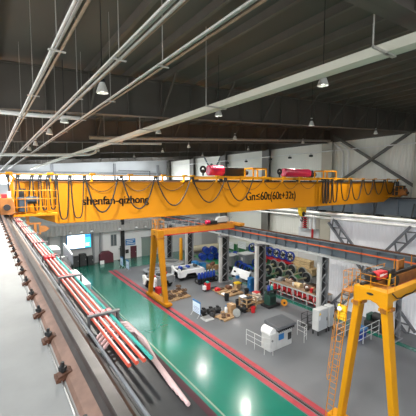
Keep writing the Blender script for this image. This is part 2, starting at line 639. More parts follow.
# white corrugated partition along the middle column line, with steel X brace
struct(MB().box(26.3, 26.45, YB, 17.6, 0, 8.45), 'wall_partition', WALLL)
m = MB()
for p, q in (((26, 17.35, 8.1), (26, 10.2, .05)), ((25.75, 10.25, 8.1), (25.75, 16.7, .05))):
    p, q = Vector(p), Vector(q)
    dd = (q - p).normalized()
    n_ = Vector((0, -dd.z, dd.y))
    for s_ in (-.34, .34):
        m.bar(p + n_ * s_, q + n_ * s_, .17, .2, (1, 0, 0))
    L = (q - p).length
    k = int(L / .55)
    for i in range(k):
        a = p + dd * (L * i / k)
        b = p + dd * (L * (i + 1) / k)
        sg = .34 if i % 2 else -.34
        m.bar(a + n_ * sg, b - n_ * sg, .1, .08, (1, 0, 0))
struct(m, 'wall_partition_brace', mat('dark_brace_steel', (.13, .135, .15), .5, 0, .15, 2))
for i, (z, r_) in enumerate(((8.68, .15), (8.28, .11))):
    tag(MB().tube([(26.0, YB, z), (26.0, 26, z), (26.0, 33, z)], r_, 10).out('partition_pipe', PIPEW, None, True), 'white pipe along the top of the white partition, %s of two' % ('upper' if i == 0 else 'lower'), 'pipe', 'pipes on the partition')
# white lining of the lower side wall behind the lumber
struct(MB().box(XW - .25, XW - .05, 24.6, 27.8, 0, 5.7), 'wall_lining', WALLW)
t = thing('riser_assembly', 'white risers with a red stub pipe and stacked red insulators over the white panel', 'pipe', (XW - .75, 25.9, 5.7))
for y in (24.9, 25.5):
    MB().cyl((XW - .75, y, 5.7), (XW - .75, y, 7.9), .2).out('riser', WHT, t, True)
m = MB()
for i in range(7):
    m.cyl((XW - .75, 26.4, 5.75 + .26 * i), (XW - .75, 26.4, 5.87 + .26 * i), .3)
m.out('insulator', REDP, t, True)
MB().cyl((XW - .75, 26.4, 5.7), (XW - .75, 26.4, 7.6), .14).out('insulator_post', BLK, t, True)
MB().cyl((XW - .75, 27.0, 5.7), (XW - .75, 27.0, 7.9), .16).out('riser', WHT, t, True)
MB().box(XW - .8, XW - .25, 24.6, 27.3, 5.6, 5.7).out('support_shelf', LTG, t)
MB().tube([(XW - .75, 25.2, 3.6), (XW - .75, 25.2, 5.6), (XW - .75, 24.8, 5.9)], .15, 10).out('red_stub', REDP, t, True)

# right crane runway girder
m = MB()
m.box(32.9, 33.0, YB, 60, 8.4, 10.0)
m.box(32.65, 33.25, YB, 60, 9.95, 10.0)
m.box(32.65, 33.25, YB, 60, 8.36, 8.42)
for i in range(26):
    y = YB + 1.2 + 2.4 * i
    m.box(32.7, 32.9, y - .03, y + .03, 8.42, 9.95)
struct(m, 'runway_girder_beam', BSTEEL)
for y in (7.9, 13.1, 16.6, 20.0, 23.4, 33.7, 44.0):
    m = MB()
    m.box(32.5, 34.0, y - .12, y + .12, 8.1, 8.36)
    m.bar((32.6, y, 9.6), (31.9, y - .1, 8.35), .12, .12)
    m.bar((31.9, y + .8, 8.38), (31.9, y - .5, 8.3), .2, .08)
    struct(m, 'runway_bracket_beam', DSTEEL)
struct(MB().box(33.3, 33.4, YB, 60, 10.0, 10.14), 'runway_rail_trim', RAILM)

# middle column line with its gantry runway
for (xa, xb, y) in ((23.5, 24.7, 16.75), (21.7, 22.95, 22.75), (21.7, 22.95, 28.75), (22.0, 23.2, 36.9), (22.0, 23.2, 43.0), (23.5, 24.7, 10.6)):
    ztop = 5.5
    m = MB()
    m.box(xa - .02, xa + .26, y - .17, y + .17, 0, ztop)
    c = struct(m, 'lattice_column', PSTEEL)
    m = MB()
    m.box(xb - .16, xb, y - .17, y + .17, 0, ztop)
    for yy in (y - .15,):
        k = 9
        for i in range(k):
            za, z2 = ztop * i / k, ztop * (i + 1) / k
            a, b = (xa + .26, xb - .14) if i % 2 else (xb - .14, xa + .26)
            m.bar((a, yy, za), (b, yy, z2), .03, .12, (0, 1, 0))
    m.box(xa - .15, xb + .15, y - .3, y + .3, 0, .06)
    m.box(xa - .05, xb + .05, y - .22, y + .22, ztop - .2, ztop)
    MB().box(xa + .24, xb - .14, y + .06, y + .09, .06, ztop - .2).out('column_web', DSTEEL, c)
    m.out('column_lattice', mat('dark_lattice_paint', (.27, .275, .29), .5, 0, .2, 2), c)
m = MB()
m.box(22.88, 22.96, YB, 46, 5.6, 6.68)
m.box(22.65, 23.2, YB, 46, 6.62, 6.68)
for i in range(48):
    y = YB + 1.22 * i
    m.box(22.7, 22.88, y - .02, y + .02, 5.6, 6.62)
g = struct(m, 'gantry_runway_beam', BSTEEL)
MB().box(22.55, 23.3, YB, 46, 5.45, 5.6).out('bottom_flange', LTG, g)
MB().box(22.95, 23.05, YB, 46, 6.68, 6.8).out('runway_rail', RUST, g)
MB().box(22.62, 22.67, YB, 46, 6.24, 6.34).out('conductor_line', ORLINE, g)

# ------------------------------------------------------------------ left crane runway, walkway and rail
struct(MB().box(-2, .74, YB, 46.4, 9.72, 10.02), 'floor_walkway', F_WALK)
m = MB()
m.box(.55, .62, YB, 46.4, 8.2, 9.72)
m.box(.3, .9, YB, 46.4, 8.15, 8.22)
for i in range(30):
    y = YB + 2 * i
    m.box(.62, .85, y - .02, y + .02, 8.22, 9.72)
struct(m, 'walkway_girder_beam', BSTEEL)
for y in (2.8, 13.1, 23.4, 33.7, 44.0):
    m = MB()
    m.box(.25, .9, y - .03, y + .03, 0, 8.15)
    m.box(.2, .25, y - .25, y + .25, 0, 8.15)
    m.box(.9, .95, y - .25, y + .25, 0, 8.15)
    struct(m, 'walkway_column', GSTEEL)
rail = thing('crane_rail', 'rust brown crane rail bolted along the white walkway edge', 'rail', (.58, 10, 10.02))
MB().prism([(.515, 10.10), (.54, 10.14), (.54, 10.19), (.545, 10.2), (.615, 10.2), (.62, 10.19), (.62, 10.14), (.645, 10.10)], 'y', YB, 46).out('rail_head', RAILM, rail)
MB().prism([(.42, 10.02), (.44, 10.06), (.515, 10.10), (.645, 10.10), (.70, 10.06), (.72, 10.02)], 'y', YB, 46).out('rail_base', RUSTP, rail)
cl0 = None
for i in range(38):
    y = -.2 + .68 * i
    if cl0 is None:
        m = MB()
        m.prism([(.36, 10.02), (.47, 10.02), (.49, 10.07), (.46, 10.085), (.375, 10.055)], 'y', y - .04, y + .04)
        m.box(.355, .41, y - .052, y + .052, 10.02, 10.045)
        cl0 = m.out('rail_clip', RUST, rail)
        m = MB()
        m.cyl((.41, y, 10.07), (.41, y, 10.15), .014, 8)
        m.cyl((.41, y, 10.085), (.41, y, 10.115), .03, 6)
        b0 = m.out('clip_bolt', DSTEEL, cl0)
    else:
        c = cl0.copy()
        COL.objects.link(c)
        c.location = (0, .68 * i, 0)
        b = b0.copy()
        COL.objects.link(b)
        b.parent = c
tag(MB().tube([(.735, YB, 10.10), (.735, 46, 10.10)], .014, 8).out('guard_pipe', MIDG, None, True), 'thin grey pipe between the crane rail and red conductor bars', 'pipe')
tag(MB().tube([(.40, YB, 10.028), (.395, 2, 10.028), (.38, 6, 10.028), (.40, 30, 10.028)], .006, 6).out('ground_wire', STEELB, None), 'thin grounding wire lying along the rail clips', 'wire')
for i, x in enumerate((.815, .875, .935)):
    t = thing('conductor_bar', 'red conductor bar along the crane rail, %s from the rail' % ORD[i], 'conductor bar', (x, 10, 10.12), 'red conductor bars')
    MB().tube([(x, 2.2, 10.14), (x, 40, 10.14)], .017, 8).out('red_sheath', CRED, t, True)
    MB().box(x - .006, x + .006, 2.2, 40, 10.155, 10.162).out('highlight_strip', HOSE, t)  # pale strip along the top, a painted highlight on the round sheath
tag(MB().tube([(.995, 2.2, 10.14), (.995, 40, 10.14)], .016, 8).out('conductor_bar', TEAL, None, True), 'teal earth conductor bar outside the three red ones', 'conductor bar')
struct(MB().box(.76, 1.12, YB, 46, 9.96, 9.985), 'trim_5', DSTEEL)
struct(MB().box(1.1, 1.2, YB, 46, 9.86, 9.95), 'trim_6', MAROON)
br0 = None
for i in range(17):
    y = 3.2 + 1.6 * i
    if br0 is None:
        br0 = thing('conductor_bracket', 'grey cross bracket holding the conductor bars, nearest one', 'bracket', (.93, y, 9.99), 'conductor brackets')
        m = MB()
        m.box(.765, 1.09, y - .025, y + .025, 10.16, 10.178)
        m.box(.765, .785, y - .025, y + .025, 9.985, 10.16)
        m.box(1.06, 1.08, y - .025, y + .025, 9.985, 10.16)
        m.out('cross_bar', mat('dull_bracket_steel', (.12, .12, .12), .6, .1, .2, 6), br0)
        for x in (.815, .875, .935, .995):
            MB().box(x - .024, x + .024, y + .03, y + .10, 10.11, 10.175).out('insulator', REDP, br0)
    else:
        dup(br0, (.93, y, 9.99), None, 'grey cross bracket over the conductor bars, %s along from the near end' % ORD[i])
# expansion joint boots, junction boxes, plate, hoses
for i, y in enumerate((6.3, 12.9)):
    t = thing('expansion_joint', ['bright red expansion joint on the conductor bars before the grey junction box', 'bright red expansion joint on the conductor bars close to the crane'][i], 'conductor joint', (.9, y, 10.1), 'expansion joints')
    for x in (.815, .875, .935):
        MB().box(x - .026, x + .026, y - .1, y + .1, 10.125, 10.19).out('joint_boot', REDP, t, bevel=.008)
m = thing('junction_box', 'grey box on an arm beside the conductor bars, farther of two', 'box', (1.25, 6.9, 9.9), 'junction boxes')
MB().box(1.1, 1.27, 7.5, 8.0, 9.97, 10.05).out('box_body', LTG, m, bevel=.01)
MB().box(1.1, 1.27, 7.5, 8.0, 10.05, 10.06).out('box_lid', WHT, m)
m = thing('junction_box', 'long pale box outside the teal conductor bar below the grey plate', 'box', (1.15, 4.9, 9.9), 'junction boxes')
MB().box(1.06, 1.16, 4.6, 5.5, 9.99, 10.06).out('box_body', LTG, m, bevel=.01)
MB().box(1.06, 1.16, 4.6, 5.5, 10.06, 10.07).out('box_lid', WHT, m)
m = thing('limit_plate', 'tilted grey plate on a bracket beside the conductor bars', 'plate', (1.4, 7.0, 9.6))
MB().hexa([(1.29, 6.5, 9.92), (1.32, 6.5, 9.92), (1.32, 7.3, 9.97), (1.29, 7.3, 9.97), (1.29, 6.5, 10.12), (1.32, 6.5, 10.12), (1.32, 7.3, 10.22), (1.29, 7.3, 10.22)]).out('plate_panel', MIDG, m)
MB().bar((1.1, 6.9, 9.98), (1.31, 6.9, 10.0), .05, .05).out('plate_arm', LTG, m)
for i in range(4):
    y0 = 2.75 + .07 * i
    pts = [(.75, y0 - .1, 10.08), (.85, y0, 10.1), (.98, y0 + .05, 10.12), (1.08, y0 + .0, 10.12), (1.12, y0 - .12, 10.08), (1.10, y0 - .4, 10.02), (1.06, y0 - 1.0, 10.0)]
    tag(MB().tube(pts, .015, 8).out('feed_hose', HOSE, None, True), 'pale pink hose looping at the near end of the conductor bars, %s of four' % ORD[i], 'hose', 'feed hoses')

# ------------------------------------------------------------------ conduits, pipes and lamps under the roof
for i, (x, z, n, lab) in enumerate(((1.0, 13.62, 3, 'bundle of galvanised conduits under the roof, directly above the walkway edge'),
                                    (2.0, 13.70, 4, 'bundle of galvanised and rusty conduits under the roof, middle of three'),
                                    (2.85, 13.76, 3, 'bundle of galvanised conduits under the roof, farthest from the left wall of three'))):
    t = thing('conduit_bundle', lab, 'conduit', (x, 10, z), 'conduit bundles under the roof')
    for k in range(n):
        xx = x + .065 * (k - (n - 1) / 2)
        rusty = (k == n - 1)
        MB().tube([(xx, YB, z + .03 * (k % 2)), (xx, 62, z + .03 * (k % 2))], .022, 8).out('rusty_pipe' if rusty else 'pipe', CONDB if rusty else COND, t, True)
    for k in range(24):
        y = YB + 3.1 * k
        m = MB().box(x - .13, x + .13, y - .02, y + .02, z - .045, z - .024)
        m.box(x - .006, x + .006, y - .006, y + .006, z - .03, zt(x))
        m.out('hanger', COND, t)
t = thing('cable_trunking', 'thick cream cable trunking slanting under the roof past the bell lamps', 'cable tray', (6.25, 10, 13.9))
MB().box(6.1, 6.4, YB, 62, 13.9, 14.08).out('trunk', mat('cream_trunking', (.60, .58, .48), .5, 0, .08, 1), t)
for k in range(14):
    y = YB + 5.15 * k + .6
    m = MB().box(6.08, 6.42, y - .04, y + .04, 13.87, 13.90)
    m.box(5.64, 5.66, y - .01, y + .01, 13.87, zt(5.6))
    m.bar((5.64, y, 13.89), (6.2, y, 13.89), .04, .04)
    m.out('hanger', COND, t)
tag(MB().tube([(-1.95, 12.75, 13.86), (1.2, 12.75, 13.88), (3.0, 12.75, 13.95)], .07, 10).out('roof_pipe', PIPEW, None, True), 'short pale pipe along the nearest brown rafter at the left wall', 'pipe')
tag(MB().tube([(-1.95, 28, 13.5), (5.7, 28, 13.84), (7.2, 28, 13.95), (7.7, 28, 14.15), (7.9, 28, 14.5), (8.0, 28, 14.85), (8.4, 28, 15.0), (14, 28, 15.35)], .12, 10).out('roof_pipe', PIPEW, None, True), 'white pipe crossing under the roof with an upward bend beside the trunking', 'pipe')
tag(MB().tube([(6, 23.05, zb(6) + .28), (33.8, 23.05, zb(33.8) + .28)], .13, 10).out('roof_duct', COND, None, True), 'long silver pipe following the second brown rafter', 'pipe')

lamp0 = thing('high_bay_lamp', '', 'lamp', (0, 0, 0), 'high bay lamps')
MB().lathe([(.05, .26), (.07, .23), (.11, .12), (.15, 0), (.14, 0), (.10, .11), (.04, .22)], (0, 0, 0), (0, 0, 1), 20).out('lamp_shade', LAMPW, lamp0, True)
MB().lathe([(0, .02), (.035, .03), (.05, .09), (.03, .17), (0, .18)], (0, 0, 0), (0, 0, 1), 12).out('bulb', LAMPE, lamp0, True)
MB().cyl((0, 0, .25), (0, 0, .33), .075, 14).out('ballast', BLK, lamp0, True)
MB().cyl((0, 0, .33), (0, 0, .40), .05, 14).out('gear_cap', LAMPW, lamp0, True)
MB().cyl((0, 0, .40), (0, 0, 2.26), .010, 6).out('hook_rod', BLK, lamp0)
LROWS = (((2.45, (8.1, 12.8, 16.2, 21.3, 24.7, 30), 'above the conduit bundles'),),
         ((7.4, (5.3, 9.9, 15.1, 20.6, 26.0), 'beside the cream trunking'),),
         ((14.2, (10.8, 17.1, 23.2, 28.1, 35.4), 'over the middle of the hall'),),
         ((24.2, (12.6, 19.3, 26.8, 36), 'near the cream side wall'),))
LS = bpy.data.lights.new('high_bay_light', 'SPOT')
LS.energy = 1000
LS.spot_size = R(150)
LS.spot_blend = .8
LS.shadow_soft_size = .15
LS.color = (1, .97, .9)
first = True
for (row,) in LROWS:
    x, ys, where = row
    for k, y in enumerate(ys):
        z = zb(x) - .42
        lab = 'white bell-shaped lamp under the roof %s, %s in its row' % (where, ORD[k])
        if first:
            lamp0.location = (x, y, z)
            lamp0['label'] = lab
            first = False
        else:
            dup(lamp0, (x, y, z), None, lab)
        lo = bpy.data.objects.new('high_bay_light', LS)
        lo.location = (x, y, z - .03)
        COL.objects.link(lo)

# ------------------------------------------------------------------ the big bridge crane
cr = thing('bridge_crane', 'huge yellow double-girder bridge crane spanning the hall', 'crane', (17, 17, 10.2))
poly = [(.95, 11.57), (33.55, 11.57), (33.55, 10.25), (32.9, 10.2), (31.6, 9.72), (2.55, 9.70), (1.6, 10.08), (.95, 10.3)]
MB().prism(poly, 'y', 15.4, 16.2).out('main_girder', YEL, cr, bevel=.015)
MB().prism(poly, 'y', 17.9, 18.7).out('main_girder', YEL, cr, bevel=.015)
m = MB()
m.box(.9, 33.7, 15.33, 16.27, 11.57, 11.6)
m.box(.9, 33.7, 17.83, 18.77, 11.57, 11.6)
m.out('top_flange', ORA, cr)
for y in (15.6, 18.3):
    MB().box(1.0, 33.5, y - .05, y + .05, 11.6, 11.70).out('trolley_rail', BLK, cr)
for xs in (.58, 33.35):
    m = MB()
    m.prism([(14.2, 10.45), (14.5, 10.32), (19.6, 10.32), (19.9, 10.45), (19.9, 10.75), (19.6, 10.95), (14.5, 10.95), (14.2, 10.75)], 'x', xs - .24, xs + .24)
    e = m.out('end_carriage', ORA, cr, bevel=.02)
    for y in (14.75, 15.6, 18.4, 19.3):
        MB().lathe([(.06, -.09), (.26, -.09), (.29, -.07), (.29, -.05), (.25, -.05), (.25, .05), (.29, .05), (.29, .07), (.26, .09), (.06, .09)], (xs, y, 10.45), (1, 0, 0), 20).out('wheel', RAILM, e, True)
    MB().cyl((xs, 14.2, 10.6), (xs, 13.95, 10.6), .12, 12).out('buffer', BLK, e, True)
    MB().prism([(xs - .2, 10.32), (xs + .2, 10.32), (xs + .28, 10.6), (xs + .18, 10.92), (xs - .2, 10.92)], 'y', 14.12, 14.2).out('end_plate', ORA, e)
# drive, platform and collector arms at the left end
g = MB().box(.98, 1.3, 14.55, 15.0, 10.35, 10.95).out('drive_gearbox', mat('blue_grey_machine', (.035, .055, .08), .45, .1, .15, 4), cr, bevel=.05)
MB().cyl((1.15, 14.75, 10.95), (1.15, 14.75, 11.3), .13, 14).out('brake_cap', BLK, g, True)
m = MB().cyl((1.3, 14.78, 10.82), (1.72, 14.78, 10.82), .15, 16)
for k in range(10):
    m.ring((1.36 + .035 * k, 14.78, 10.82), (1, 0, 0), .14, .17, .012, 16)
m.out('drive_motor', MATS['blue_grey_machine'], cr, True)
MB().box(.80, 2.42, 14.5, 15.4, 10.18, 10.27).out('service_platform', YEL, cr)
m = MB()
for x in (.85, 1.22, 1.65, 2.02, 2.4):
    m.cyl((x, 14.52, 10.2), (x, 14.52, 11.22), .014, 8)
for z in (10.56, 10.88, 11.22):
    m.tube([(.85, 14.52, z), (2.4, 14.52, z), (2.4, 15.35, z)], .013, 8)
m.out('platform_railing', YEL, cr, True)
m = MB()
m.bar((1.28, 14.65, 10.2), (1.30, 14.65, 9.82), .10, .12)
m.bar((1.25, 14.65, 9.86), (1.78, 14.65, 9.86), .07, .07)
m.bar((1.25, 14.65, 9.42), (1.70, 14.65, 9.42), .06, .06)
m.bar((1.55, 14.65, 9.40), (1.55, 14.65, 9.90), .10, .08)
m.bar((1.72, 14.65, 9.40), (1.72, 14.65, 9.90), .06, .08)
m.prism([(1.74, 9.74), (1.92, 9.74), (2.08, 9.62), (1.92, 9.50), (1.74, 9.50)], 'y', 14.6, 14.72)
m.out('collector_arm', ORA, cr)
for i in range(3):
    MB().box(.79 + .06 * i, .84 + .06 * i, 14.85, 15.15, 10.16, 10.2).out('collector_shoe', REDP, cr)
m = MB()
m.bar((.62, 15.1, 10.9), (.9, 15.1, 11.75), .06, .07)
m.bar((.9, 15.1, 11.75), (.72, 15.1, 11.95), .07, .08)
m.bar((.9, 15.1, 11.75), (1.1, 15.1, 11.5), .08, .08)
m.out('cable_bracket', YEL, cr)
MB().box(.42, .60, 14.15, 14.3, 10.95, 11.1).out('warning_light', REDP, cr, bevel=.02)
MB().box(.64, .76, 14.6, 14.7, 10.95, 11.2).out('switch_box', LTG, cr)
# right end
m = MB().box(31.9, 33.6, 14.6, 15.4, 10.22, 10.32)
m.out('service_platform', YEL, cr)
m = MB()
for x in (32.0, 32.8, 33.6):
    m.cyl((x, 14.62, 10.3), (x, 14.62, 11.2), .025, 8)
for z in (10.75, 11.2):
    m.tube([(32.0, 14.62, z), (33.6, 14.62, z)], .025, 8)
m.out('platform_railing', YEL, cr, True)
MB().box(33.0, 33.5, 14.8, 15.3, 10.35, 11.0).out('drive_gearbox', DSTEEL, cr, bevel=.04)
MB().cyl((33.3, 15.0, 11.0), (33.3, 15.0, 11.7), .16, 12).out('drive_motor', BLK, cr, True)
MB().box(33.75, 34.25, 14.5, 14.8, 10.75, 11.05).out('warning_light', REDP, cr, bevel=.04)
MB().box(33.7, 33.75, 14.4, 15.3, 10.3, 11.3).out('end_plate', DSTEEL, cr)

# festoon track with its cables
m = MB()
m.box(.3, 34.1, 15.10, 15.16, 11.86, 11.91)
tr = m.out('festoon_track', GYEL, cr)
posts = (.75, 2.26, 4.03, 5.86, 7.69, 9.0, 9.5, 11.26, 13.14, 15.15, 17.0, 18.81, 20.93, 23.01, 25.3, 27.34, 29.39, 31.81, 33.84)
for x in posts:
    m = MB()
    m.box(x - .12, x + .12, 15.05, 15.24, 11.91, 11.97)
    m.box(x - .03, x + .03, 15.2, 15.30, 11.58, 11.95)
    m.bar((x, 15.26, 11.6), (x, 15.6, 11.6), .1, .05)
    m.out('track_bracket', GYEL, cr)


def loop(xa, xb, zlow, r, pw, y=15.03, ztop=11.83):
    pts = []
    n = 28
    for i in range(n + 1):
        u = -1 + 2 * i / n
        # even spread along a U: more samples on the flanks for narrow loops
        a = math.copysign(abs(u) ** (.55 if pw > 3 else 1), u)
        pts.append(((xa + xb) / 2 + a * (xb - xa) / 2, y, zlow + (ztop - zlow) * abs(a) ** pw))
    return MB().tube(pts, r, 8)


for (xa, xb, zl, pw) in ((.68, 1.0, 10.75, 2.4), (1.05, 1.5, 10.7, 3), (1.57, 1.8, 10.38, 6), (1.87, 2.1, 10.38, 6), (2.18, 2.45, 10.40, 5), (2.5, 2.97, 9.93, 4.5), (3.05, 3.61, 9.95, 4.2),
                         (3.66, 5.19, 10.16, 2.2), (5.38, 7.14, 10.24, 2.1), (7.2, 9.34, 10.32, 2), (9.42, 11.75, 10.41, 2), (11.82, 14.03, 10.42, 2),
                         (21.35, 21.6, 9.98, 6), (21.7, 22.0, 9.96, 6), (22.1, 22.5, 9.97, 5), (22.6, 23.3, 10.0, 4), (23.7, 25.2, 10.08, 3), (25.25, 26.95, 10.1, 2.6), (27.2, 28.8, 10.5, 2.2), (28.95, 30.7, 10.5, 2.2), (31.0, 32.9, 10.5, 2.2)):
    c = loop(xa, xb, zl, (.028 if xa < 3.6 else .036) if xa < 20 else .045, pw).out('festoon_cable', CABLE, cr, True)
    MB().box(xa - .06, xa + .06, 15.0, 15.2, 11.74, 11.86).out('cable_trolley', BLK, c)
for (xa, xb) in ((3.7, 5.3), (5.5, 7.2), (7.4, 9.2), (9.5, 11.2), (11.4, 13.1), (13.2, 15.1), (15.2, 17.0), (17.05, 18.8), (18.9, 20.9)):
    loop(xa, xb, 11.12, .014, 2, 15.3, 11.7).out('signal_cable', CABLE, cr, True)
text_part('shenfan-qizhong', 'lettering', TXT, cr, (3.58, 15.392, 10.50), .56, (R(90), 0, 0), .92, .004, heavy=.032)
text_part('Gn≤60t(60t+32t)', 'lettering', TXT, cr, (13.7, 15.392, 10.40), .78, (R(90), 0, 0), .885, .005, heavy=.045)

# trolleys and hook
def trolley(lab, x0, x1, xr0, xr1, xs):
    t = thing('hoist_trolley', lab, 'hoist', ((x0 + xr1) / 2, 17, 11.7), 'hoist trolleys on the crane')
    m = MB()
    for y in (15.6, 18.3):
        m.box(x0 - .3, xr1 + .2, y - .15, y + .15, 11.78, 11.95)
    m.box(x0 - .3, x0 - .1, 15.5, 18.4, 11.78, 11.95)
    m.box(xr1, xr1 + .2, 15.5, 18.4, 11.78, 11.95)
    m.out('trolley_frame', GYEL, t)
    for x in (x0, xr1):
        for y in (15.6, 18.3):
            MB().cyl((x, y - .07, 11.78), (x, y + .07, 11.78), .09, 12).out('trolley_wheel', BLK, t, True)
    h = MB().lathe([(.28, 0), (.34, .05), (.34, x1 - x0 - .05), (.28, x1 - x0)], (x0, 17, 12.35), (1, 0, 0), 20).out('drum_cover', PINK, t, True)
    MB().box(x1 + .02, xr0 + .1, 16.75, 17.3, 12.0, 12.6).out('gear_case', BLK, t, bevel=.06)
    m = MB().cyl((xr0 - .2, 16.9, 12.25), (xr0 + .45, 16.9, 12.25), .17, 14)
    m.out('hoist_motor', DSTEEL, t, True)
    s = MB().ring((xs, 16.9, 12.4), (0, 1, 0), .12, .24, .08, 20).out('rope_sheave', BLK, t, True)
    MB().bar((xs, 16.9, 12.0), (xs, 16.9, 12.4), .08, .1).out('sheave_post', BLK, t)
    m = MB()
    for x in (xr0, xr1):
        for y in (15.75, 16.6):
            m.bar((x, y, 11.9), (x, y, 12.55), .08, .08)
    for y in (15.75, 16.6):
        m.bar((xr0, y, 12.52), (xr1, y, 12.52), .08, .08)
    for x in (xr0, xr1):
        m.bar((x, 15.75, 12.52), (x, 16.6, 12.52), .08, .08)
    m.out('guard_frame', GYEL, t)
    return t


trolley('crimson-drummed hoist trolley on the crane, nearer the walkway, with black gear case', 11.85, 13.05, 14.7, 15.9, 11.4)
trolley('long crimson-drummed hoist trolley on the crane, toward the cream side wall', 19.0, 22.1, 22.4, 24.1, 18.5)
t = thing('crane_hook', 'yellow hook block with black sheave hanging below the big crane girder', 'hook', (21.4, 17, 8.3))
m = MB().prism([(21.0, 9.55), (21.8, 9.55), (21.65, 8.98), (21.5, 8.78), (21.3, 8.78), (21.15, 8.98)], 'y', 16.85, 17.15)
m.out('hook_block', YPAINT, t)
MB().cyl((21.4, 16.82, 9.0), (21.4, 17.18, 9.0), 0.2, 16).out('sheave', BLK, t, True)
MB().tube([(21.4, 17, 8.85), (21.4, 17, 8.68), (21.5, 17, 8.58), (21.52, 17, 8.45), (21.4, 17, 8.36), (21.27, 17, 8.43), (21.25, 17, 8.53)], .05, 8).out('hook', BLK, t, True)
m = MB()
for dx in (-.2, .2):
    m.cyl((21.4 + dx, 17, 9.7), (21.4 + dx, 17, 12.1), .012, 6)
m.out('wire_rope', BLK, t)

# ------------------------------------------------------------------ the two semi-gantry cranes
def gantry(lab, xl, tops, feet, yg, wt, wb, near):
    """tops / feet: (far, near) leg centres along y at the top and on the floor; yg: the girder's y range"""
    t = thing('semi_gantry_crane', lab, 'crane', (xl, (feet[0] + feet[1]) / 2, 0), 'semi-gantry cranes')
    zt_ = 6.3
    ly = .28 if near else .34
    for k in (0, 1):
        yt, yb = tops[k], feet[k]
        m = MB()
        m.hexa([(xl, yb - ly * .4, .35), (xl + wb, yb - ly * .4, .35), (xl + wb, yb + ly * .4, .35), (xl, yb + ly * .4, .35),
                (xl, yt - ly / 2, zt_), (xl + wt, yt - ly / 2, zt_), (xl + wt, yt + ly / 2, zt_), (xl, yt + ly / 2, zt_)])
        lg = m.out('leg', (GYEL if near else GYELD), t, bevel=.02)
        MB().box(xl - .06, xl + wt + .06, yt - ly / 2 - .06, yt + ly / 2 + .06, zt_ - .06, zt_ + .06).out('leg_flange', (GYEL if near else GYELD), lg)
        for a in range(4):
            m = MB()
            m.cyl((xl + .12 + a * (wt - .2) / 3, yt - ly / 2 - .09, zt_ - .02), (xl + .12 + a * (wt - .2) / 3, yt - ly / 2 - .09, zt_ + .12), .035, 6)
            m.cyl((xl - .08, yt - ly / 3 + a * ly / 4.5, zt_ - .1), (xl - .08, yt - ly / 3 + a * ly / 4.5, zt_ + .1), .02, 6)
            m.box(xl - .08, xl + .12 + a * (wt - .2) / 3, yt - ly / 2 - .09, yt - ly / 3 + a * ly / 4.5, zt_ + .02, zt_ + .03)
            m.out('flange_bolt', ORA, lg)
    m = MB()
    ya, yb = tops[1] - ly / 2, tops[0] + ly / 2
    mid = (ya + yb) / 2
    m.prism([(ya, zt_ + .06), (ya + ly, zt_ + .06), (ya + ly + .18, zt_ + .2), (mid, zt_ + .27), (yb - ly - .18, zt_ + .2), (yb - ly, zt_ + .06), (yb, zt_ + .06), (yb, 7.05), (ya, 7.05)], 'x', xl, xl + wt)
    m.out('portal_head', (GYEL if near else GYELD), t, bevel=.015)
    MB().prism([(mid + .15 * math.cos(a * math.pi / 8), 6.84 + .055 * math.sin(a * math.pi / 8)) for a in range(16)], 'x', xl - .012, xl).out('manhole_cover', BLK, t)
    m = MB()
    m.box(xl - .05, xl + wb + .2, feet[1] - .55, feet[0] + .55, .16, .42)
    c = m.out('foot_beam', (GYEL if near else GYELD), t, bevel=.015)
    for y in (feet[1] - .2, feet[0] + .2):
        MB().cyl((xl + .03, y, .2), (xl + .15, y, .2), .15, 16).out('wheel', BLK, c, True)
    y0, y1 = yg
    gd = MB().box(xl + wt - .02, 22.8, y0, y1, 6.45, 7.02).out('girder', ORA if near else GORA, t)
    MB().box(xl + wt, 22.8, y0 - .03, y0 + .02, 6.43, 6.52).out('red_edge', REDP, gd)
    MB().box(xl + .2, 22.9, (y0 + y1) / 2 - .06, (y0 + y1) / 2 + .06, 7.02, 7.14).out('hoist_rail', BLK if near else ORA, gd)
    e = MB().box(22.6, 23.35, y0 - 1.0, y1 + 1.0, 6.82, 7.1).out('end_carriage', ORA if near else GORA, t)
    return t


g1 = gantry('distant yellow A-legged semi-gantry crane over the grey machine floor', 13.0, (28.25, 27.05), (29.2, 25.8), (27.35, 27.75), .62, .4, False)
g2 = gantry('large yellow semi-gantry crane in front of the white partition', 13.1, (7.38, 6.2), (8.05, 5.55), (7.15, 7.45), .48, .42, True)
# fittings of the distant one
m = MB()
for z in (7.35, 7.7):
    m.tube([(14, 28.1, z), (22.6, 28.1, z)], .03, 6)
for i in range(12):
    x = 14 + .78 * i
    m.bar((x, 28.1, 7.0), (x, 28.1, 7.7), .05, .05)
    m.bar((x, 28.1, 7.35), (x + .4, 28.1, 7.7), .03, .03)
m.box(13.9, 22.7, 27.75, 28.15, 6.98, 7.02)
m.out('walkway_railing', GSTEEL, g1)
m = MB()
m.tube([(13.1, 28.3, 8.0), (13.8, 28.3, 8.0), (13.8, 27.2, 8.0), (13.1, 27.2, 8.0)], .03, 6, True)
m.tube([(13.1, 28.3, 7.6), (13.8, 28.3, 7.6), (13.8, 27.2, 7.6), (13.1, 27.2, 7.6)], .03, 6, True)
for x, y in ((13.1, 28.3), (13.8, 28.3), (13.8, 27.2), (13.1, 27.2), (13.1, 27.75), (13.45, 28.3)):
    m.cyl((x, y, 7.05), (x, y, 8.0), .03, 6)
m.out('leg_top_railing', YEL, g1)
h = thing('gantry_hoist', 'small hoist with pink drum and black motor on the distant gantry girder', 'hoist', (19.6, 27.5, 7.14), 'gantry hoists')
MB().lathe([(.16, 0), (.2, .03), (.2, .47), (.16, .5)], (18.9, 27.5, 7.4), (1, 0, 0), 14).out('hoist_drum', PINK, h, True)
MB().box(19.45, 20.3, 27.3, 27.75, 7.18, 7.5).out('hoist_motor', BLK, h, bevel=.05)
MB().box(18.8, 20.4, 27.35, 27.65, 7.14, 7.2).out('hoist_frame', DSTEEL, h)
